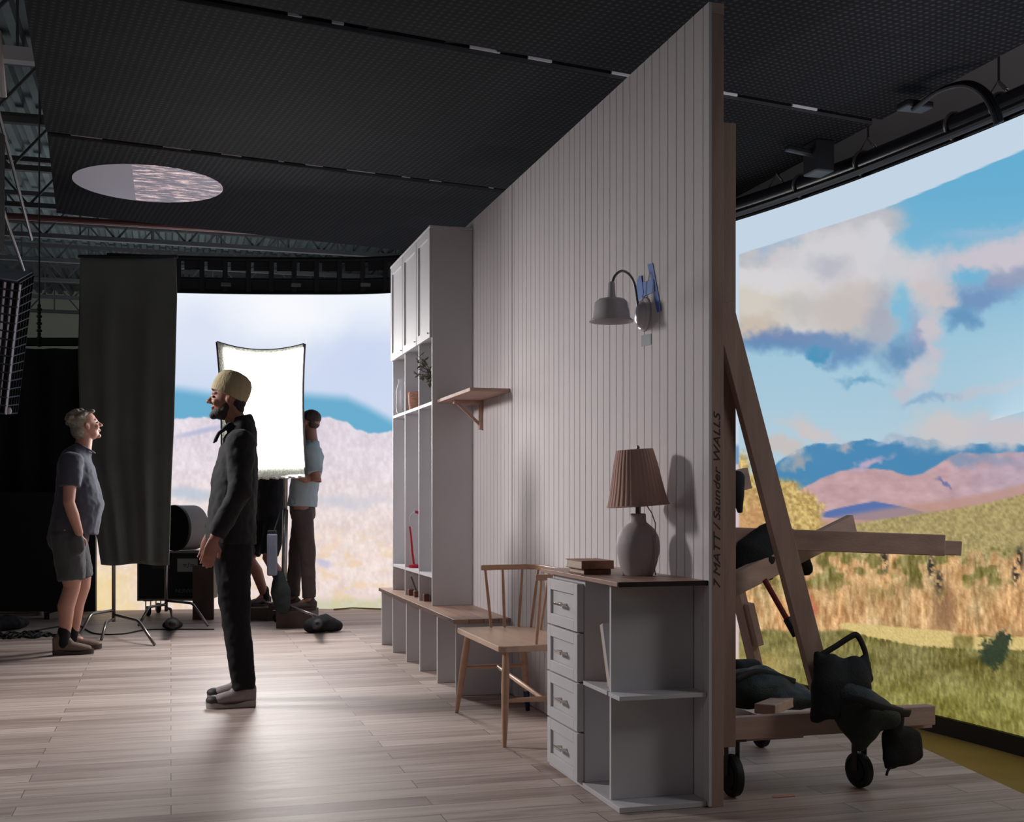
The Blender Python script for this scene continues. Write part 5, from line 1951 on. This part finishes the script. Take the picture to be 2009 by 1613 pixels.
# ---- the man with the beanie, facing left
def man_beanie():
    g = Pz(452, 1388, 0)
    g = Vector((g.x, g.y + .13, 0))
    t = thing('person', 'man in mustard beanie, dark jacket and black trousers looking left', 'person', g, math.pi - math.radians(2.6))
    body = MB()
    hc = V3(.005, 0, 1.715)
    P, R = add_head(body, hc, .02)
    add_neck(body, hc, V3(-.065, 0, 1.50))
    body.sweep([V3(-.02, 0, .93), V3(-.02, 0, 1.08), V3(-.03, 0, 1.28), V3(-.05, 0, 1.44), V3(-.06, 0, 1.50)], [(.10, .15), (.095, .14), (.105, .155), (.085, .16), (.05, .11)])
    arms = []
    for s, el, wr in ((1, V3(-.055, .245, 1.19), V3(.075, .235, .945)), (-1, V3(-.03, -.245, 1.19), V3(.10, -.20, .96))):
        sh = V3(-.06, s * .185, 1.46)
        body.sweep([sh, el, wr], [.05, .042, .030])
        arms.append((sh, el, wr))
    add_hand(body, arms[0][2] + V3(.01, 0, -.015), (.22, 0, -1), (.3, -1, 0), 1, .75, 1.05)
    add_hand(body, arms[1][2] + V3(.01, 0, -.015), (.22, 0, -1), (.3, 1, 0), -1, .75, 1.05)
    legs = []
    for s, fx in ((1, 0), (-1, .0)):
        hip, kn, an = V3(-.01, s * .085, .92), V3(-.035 + fx, s * .10, .50), V3(-.078 + fx, s * .125, .10)
        body.sweep([hip, kn, an], [.085, .058, .04])
        body.sweep([an, an + V3(.10, 0, -.058)], [.034, .022])
        legs.append((hip, kn, an))
    b = remeshed('body', body, M['skin2'], t, .0052, 3)
    eyes(P, 1, t)
    # beard, hair
    mb = MB()
    mb.ell(P(.030, 0, -.075), (.060, .056, .045), R)
    mb.ell(P(.078, 0, -.094), (.024, .030, .024), R)
    mb.ell(P(.015, 0, -.045), (.035, .073, .045), R)
    remeshed('beard', mb, M['darkhair'], t, .006, 3, .006)
    mb = MB()
    mb.ell(P(-.050, 0, -.012), (.050, .070, .048), R)
    mb.ell(P(-.055, 0, -.050), (.034, .050, .040), R)
    mb.ell(P(.035, 0, .055), (.060, .070, .025), R)
    remeshed('hair', mb, M['darkhair'], t, .006, 2, .006)
    # beanie
    mb = MB()
    RB = R @ Matrix.Rotation(math.radians(26), 3, 'Y').inverted()
    cb = P(-.020, 0, .066)
    seg = 44
    rings = []
    RBt = Matrix.Rotation(math.radians(28), 3, 'Y')
    RBt = Matrix.Rotation(-math.radians(24), 3, 'Y')
    for r, h in ((.098, -.055), (.104, -.052), (.106, -.02), (.105, .01), (.098, .045), (.080, .072), (.05, .088), (.015, .094)):
        rings.append([cb + RBt @ Vector((r * math.cos(2 * math.pi * k / seg) * (1 + .02 * (k % 2)), r * .88 * math.sin(2 * math.pi * k / seg) * (1 + .02 * (k % 2)), h)) for k in range(seg)])
    auto_smooth(fin('beanie', MB().rings(rings), M['beanie'], t, local=True), 50)
    # jacket
    mb = MB()
    mb.sweep([V3(-.012, 0, .90), V3(-.015, 0, 1.05), V3(-.03, 0, 1.25), V3(-.05, 0, 1.42), V3(-.065, 0, 1.50)], [(.138, .185), (.135, .185), (.128, .19), (.108, .205), (.075, .15)], round_=False)
    mb.sweep([V3(-.06, 0, 1.47), V3(-.07, 0, 1.53), V3(-.068, 0, 1.585), V3(-.062, 0, 1.622)], [(.10, .17), (.082, .105), (.070, .078), (.062, .070)], round_=False)
    for i, (sh, el, wr) in enumerate(arms):
        e2 = el.lerp(wr, .97)
        mb.sweep([sh + V3(0, 0, .01), el, e2], [(.078, .070), (.068, .062), (.052, .050)], round_=False)
        mb.ell(sh + V3(.0, 0, 0), (.085, .075, .08))
    mb.sweep([V3(.0, .045, 1.575), V3(.055, .04, 1.525), V3(.085, .035, 1.465)], [(.010, .035), (.010, .03), (.008, .012)])
    mb.sweep([V3(.0, -.045, 1.575), V3(.05, -.04, 1.53), V3(.075, -.035, 1.475)], [(.010, .035), (.010, .03), (.008, .012)])
    remeshed('jacket', mb, M['jacket'], t, .009, 4, .022)
    # trousers
    mb = MB()
    mb.sweep([V3(-.012, 0, 1.0), V3(-.012, 0, .86)], [(.118, .165), (.125, .175)])
    for i, (hip, kn, an) in enumerate(legs):
        mb.sweep([hip, hip.lerp(kn, .5), kn, kn.lerp(an, .6), an + V3(.0, 0, -.005)], [(.112, .092), (.098, .082), (.078, .072), (.072, .066), (.064, .062)], round_=False)
    remeshed('trousers', mb, M['pants'], t, .009, 4, .022)
    for i, (hip, kn, an) in enumerate(legs):
        shoe(t, V3(an.x - .065, an.y, 0), (.02 if i == 0 else -.06), .275, M['sneaker'], M['sneakersole'], M['sneaker_d'], .125, chunk=1.35)
    return t


man_beanie()


# ---- the man in shorts, facing right and looking up
def man_shorts():
    g = Pz(140, 1283, 0)
    t = thing('person', 'grey-haired man in slate t-shirt and shorts looking up, hands in pockets', 'person', g + V3(0, .10, 0), math.radians(4.4))
    body = MB()
    hc = V3(.095, 0, 1.705)
    P, R = add_head(body, hc, math.radians(14), math.radians(8))
    add_neck(body, hc, V3(.07, 0, 1.50), .060)
    body.sweep([V3(-.01, 0, .93), V3(.04, 0, 1.08), V3(.035, 0, 1.25), V3(.025, 0, 1.40), V3(.06, 0, 1.50)], [(.11, .15), (.12, .16), (.115, .16), (.09, .16), (.06, .10)])
    arms = []
    for s in (-1, 1):
        sh, el, wr = V3(-.01, s * .19, 1.43), V3(-.025, s * .240, 1.13), V3(.045, s * .195, .905)
        body.sweep([sh, sh.lerp(el, .5), el, el.lerp(wr, .4), wr], [.055, .050, .042, .043, .030])
        arms.append((sh, el, wr))
        add_hand(body, wr + V3(.0, 0, -.01), (-.1, -s * .1, -1), (0, -s, 0), -s * 1, .5, 1.0)
    legs = []
    for s in (-1, 1):
        hip, kn, an = V3(-.03, s * .09, .90), V3(-.005 if s < 0 else .07, s * .11, .49), V3(-.062 if s < 0 else .0, s * .13, .11)
        cf = kn.lerp(an, .35) + V3(-.02, 0, 0)
        body.sweep([hip, kn + V3(0, 0, .05), kn, cf, kn.lerp(an, .75), an], [.09, .068, .060, .062, .044, .038])
        body.sweep([an, an + V3(.10, 0, -.066)], [.034, .022])
        legs.append((hip, kn, an))
    remeshed('body', body, M['skin'], t, .0052, 3)
    eyes(P, 1, t)
    # hair
    mb = MB()
    random.seed(8)
    mb.ell(P(-.038, 0, .045), (.088, .086, .078), R)
    mb.ell(P(-.066, 0, -.020), (.052, .078, .075), R)
    mb.ell(P(-.052, 0, -.065), (.040, .060, .050), R)
    for k in range(46):
        a = random.uniform(-2.7, 2.7) + math.pi
        e = random.uniform(-.1, 1.3)
        x, y, z = .095 * math.cos(a) * math.cos(e), .082 * math.sin(a) * math.cos(e), .088 * math.sin(e)
        if x > .03 and z < .055:
            continue
        mb.ell(P(-.030 + x, y, .040 + z), (.026, .022, .020), R, 8, 6)
    for y in (-.04, 0, .04):
        mb.ell(P(.060, y, .098), (.026, .028, .016), R, 10, 8)
    remeshed('hair', mb, M['greyhair'], t, .006, 2, .010)
    # t-shirt
    mb = MB()
    mb.sweep([V3(.01, 0, .905), V3(.025, 0, 1.00), V3(.047, 0, 1.12), V3(.035, 0, 1.27), V3(.022, 0, 1.40), V3(.035, 0, 1.47), V3(.065, 0, 1.515), V3(.085, 0, 1.545)], [(.178, .19), (.180, .195), (.180, .195), (.152, .195), (.135, .20), (.115, .16), (.085, .10), (.066, .072)], round_=False)
    for (sh, el, wr) in arms:
        mb.sweep([sh + V3(0, 0, .005), sh.lerp(el, .62)], [(.088, .075), (.078, .066)], round_=False)
        mb.ell(sh, (.09, .07, .075))
    remeshed('t_shirt', mb, M['tee'], t, .009, 5, .018)
    fin('collar', MB().tube([V3(.088 + .070 * math.cos(a), .072 * math.sin(a), 1.540 - .038 * math.cos(a)) for a in np.linspace(0, 2 * math.pi, 33)[:-1]], .006, 8, closed=True), M['tee'], t, local=True, smooth=True)
    # shorts
    mb = MB()
    mb.sweep([V3(-.02, 0, 1.0), V3(-.03, 0, .86)], [(.135, .175), (.148, .185)])
    for (hip, kn, an) in legs:
        mb.sweep([hip, hip.lerp(kn, .5), hip.lerp(kn, .86)], [(.128, .10), (.112, .10), (.10, .095)], round_=False)
    for (sh, el, wr) in arms:
        mb.ell(wr + V3(-.01, 0, -.085), (.055, .026, .080))
    remeshed('shorts', mb, M['shorts'], t, .009, 4, .018)
    for i, (hip, kn, an) in enumerate(legs):
        fin('sock', MB().sweep([an + V3(-.002, 0, -.03), an + V3(.004, 0, .065)], [.046, .045]), M['sock'], t, local=True, smooth=True)
        shoe(t, V3(an.x - .075, an.y, 0), (.0 if i == 0 else .05), .295, M['boot'], M['sole'], None, .135, chunk=1.3)
    return t


man_shorts()


# ---- grip in the polo shirt beside the light panel
def man_polo():
    g = Pd(594, 1194, 10.62)
    t = thing('person', 'man in pale blue polo and dark trousers holding the light panel', 'person', Vector((g.x, g.y, .155)), math.radians(168))
    body = MB()
    hc = V3(-.055, 0, 1.69)
    P, R = add_head(body, hc, math.radians(4), math.radians(-25))
    add_neck(body, hc, V3(-.085, 0, 1.49))
    body.sweep([V3(0, 0, .93), V3(-.01, 0, 1.1), V3(-.04, 0, 1.28), V3(-.08, 0, 1.42), V3(-.085, 0, 1.49)], [(.085, .12), (.085, .125), (.10, .145), (.085, .15), (.05, .10)])
    arms = []
    for s, el, wr in ((1, V3(-.15, .24, 1.15), V3(.08, .22, 1.22)), (-1, V3(.20, -.24, 1.25), V3(.33, -.08, 1.42))):
        sh = V3(-.08, s * .185, 1.43)
        body.sweep([sh, el, el.lerp(wr, .4), wr], [.052, .043, .042, .03])
        arms.append((sh, el, wr))
        add_hand(body, wr, (wr - el), (0, -s * .6, -.4), s, .6)
    legs = []
    for s, kx, ky, ax_, ay in ((1, -.055, .10, -.065, .11), (-1, .07, -.10, .10, -.10)):
        hip, kn, an = V3(0, s * .085, .90), V3(kx, ky, .50), V3(ax_, ay, .10)
        body.sweep([hip, kn, an], [.085, .058, .04])
        body.sweep([an, an + V3(.10, 0, -.058)], [.034, .022])
        legs.append((hip, kn, an))
    remeshed('body', body, M['skin2'], t, .006, 3)
    eyes(P, 1, t)
    mb = MB()
    mb.ell(P(-.026, 0, .048), (.092, .082, .074), R)
    mb.ell(P(-.050, 0, -.005), (.048, .070, .050), R)
    remeshed('hair', mb, M['brownhair'], t, .007, 2, .006)
    mb = MB()
    mb.sweep([V3(.0, 0, .93), V3(-.01, 0, 1.08), V3(-.04, 0, 1.27), V3(-.075, 0, 1.41), V3(-.08, 0, 1.47), V3(-.085, 0, 1.53)], [(.135, .175), (.128, .168), (.135, .182), (.118, .195), (.08, .14), (.062, .066)], round_=False)
    for (sh, el, wr) in arms:
        mb.sweep([sh, sh.lerp(el, .72)], [(.078, .07), (.07, .064)], round_=False)
        mb.ell(sh, (.08, .07, .07))
    remeshed('polo_shirt', mb, M['polo'], t, .010, 4, .018)
    mb = MB()
    mb.sweep([V3(0, 0, 1.0), V3(0, 0, .87)], [(.115, .155), (.115, .16)])
    for (hip, kn, an) in legs:
        mb.sweep([hip, hip.lerp(kn, .5), kn, an + V3(0, 0, .01)], [(.10, .09), (.085, .08), (.07, .066), (.062, .058)], round_=False)
    remeshed('trousers', mb, M['trousers'], t, .010, 4, .018)
    for (hip, kn, an) in legs:
        shoe(t, V3(an.x - .07, an.y, 0), 0, .28, M['sole'], M['sole'], None, .09)
    return t


man_polo()


# ---- grip in black shirt and shorts behind the panel
def man_black():
    g = Pd(532, 1190, 11.3)
    t = thing('person', 'person in black t-shirt and shorts standing hidden behind the light panel', 'person', Vector((g.x, g.y, .12)), math.radians(180 + 30))
    body = MB()
    hc = V3(.04, 0, 1.68)
    P, R = add_head(body, hc, math.radians(-10))
    add_neck(body, hc, V3(-.02, 0, 1.48))
    body.sweep([V3(0, 0, .88), V3(0, 0, 1.05), V3(0, 0, 1.25), V3(-.02, 0, 1.42), V3(-.02, 0, 1.48)], [(.11, .15), (.10, .145), (.115, .165), (.10, .17), (.06, .11)])
    arms = []
    for s in (1, -1):
        sh, el, wr = V3(-.02, s * .185, 1.43), V3(.20, s * .20, 1.34), V3(.36, s * .12, 1.50)
        body.sweep([sh, el, el.lerp(wr, .4), wr], [.052, .043, .042, .03])
        arms.append((sh, el, wr))
        add_hand(body, wr, (wr - el), (0, -s * .6, -.4), s, .6)
    legs = []
    for s, kx, ax_ in ((1, .12, -.08), (-1, .16, -.02)):
        hip, kn, an = V3(0, s * .085, .84), V3(kx, s * .13, .47), V3(ax_, s * .14, .10)
        cf = kn.lerp(an, .35) + V3(-.02, 0, 0)
        body.sweep([hip, kn, cf, an], [.085, .058, .058, .04])
        body.sweep([an, an + V3(.10, 0, -.058)], [.034, .022])
        legs.append((hip, kn, an))
    remeshed('body', body, M['skin2'], t, .006, 3)
    eyes(P, 1, t)
    mb = MB()
    mb.ell(P(-.026, 0, .048), (.092, .082, .074), R)
    remeshed('hair', mb, M['darkhair'], t, .007, 2, .006)
    mb = MB()
    mb.sweep([V3(.0, 0, .82), V3(0, 0, 1.05), V3(-.005, 0, 1.25), V3(-.02, 0, 1.41), V3(-.025, 0, 1.47), V3(-.02, 0, 1.53)], [(.14, .18), (.135, .175), (.135, .182), (.118, .195), (.08, .14), (.06, .066)], round_=False)
    for (sh, el, wr) in arms:
        mb.sweep([sh, sh.lerp(el, .8)], [(.078, .07), (.07, .064)], round_=False)
        mb.ell(sh, (.08, .07, .07))
    remeshed('t_shirt', mb, M['blacktee'], t, .010, 4, .018)
    mb = MB()
    mb.sweep([V3(0, 0, .92), V3(0, 0, .80)], [(.12, .16), (.13, .17)])
    for (hip, kn, an) in legs:
        mb.sweep([hip, hip.lerp(kn, .5), hip.lerp(kn, .9)], [(.115, .095), (.105, .095), (.09, .085)], round_=False)
    remeshed('shorts', mb, M['pants'], t, .010, 4, .018)
    for (hip, kn, an) in legs:
        fin('sock', MB().sweep([an + V3(-.002, 0, -.03), an + V3(.002, 0, .05)], [.046, .045]), M['sock'], t, local=True, smooth=True)
        shoe(t, V3(an.x - .07, an.y, 0), 0, .28, M['sole'], M['sole'], None, .09)
    return t


man_black()
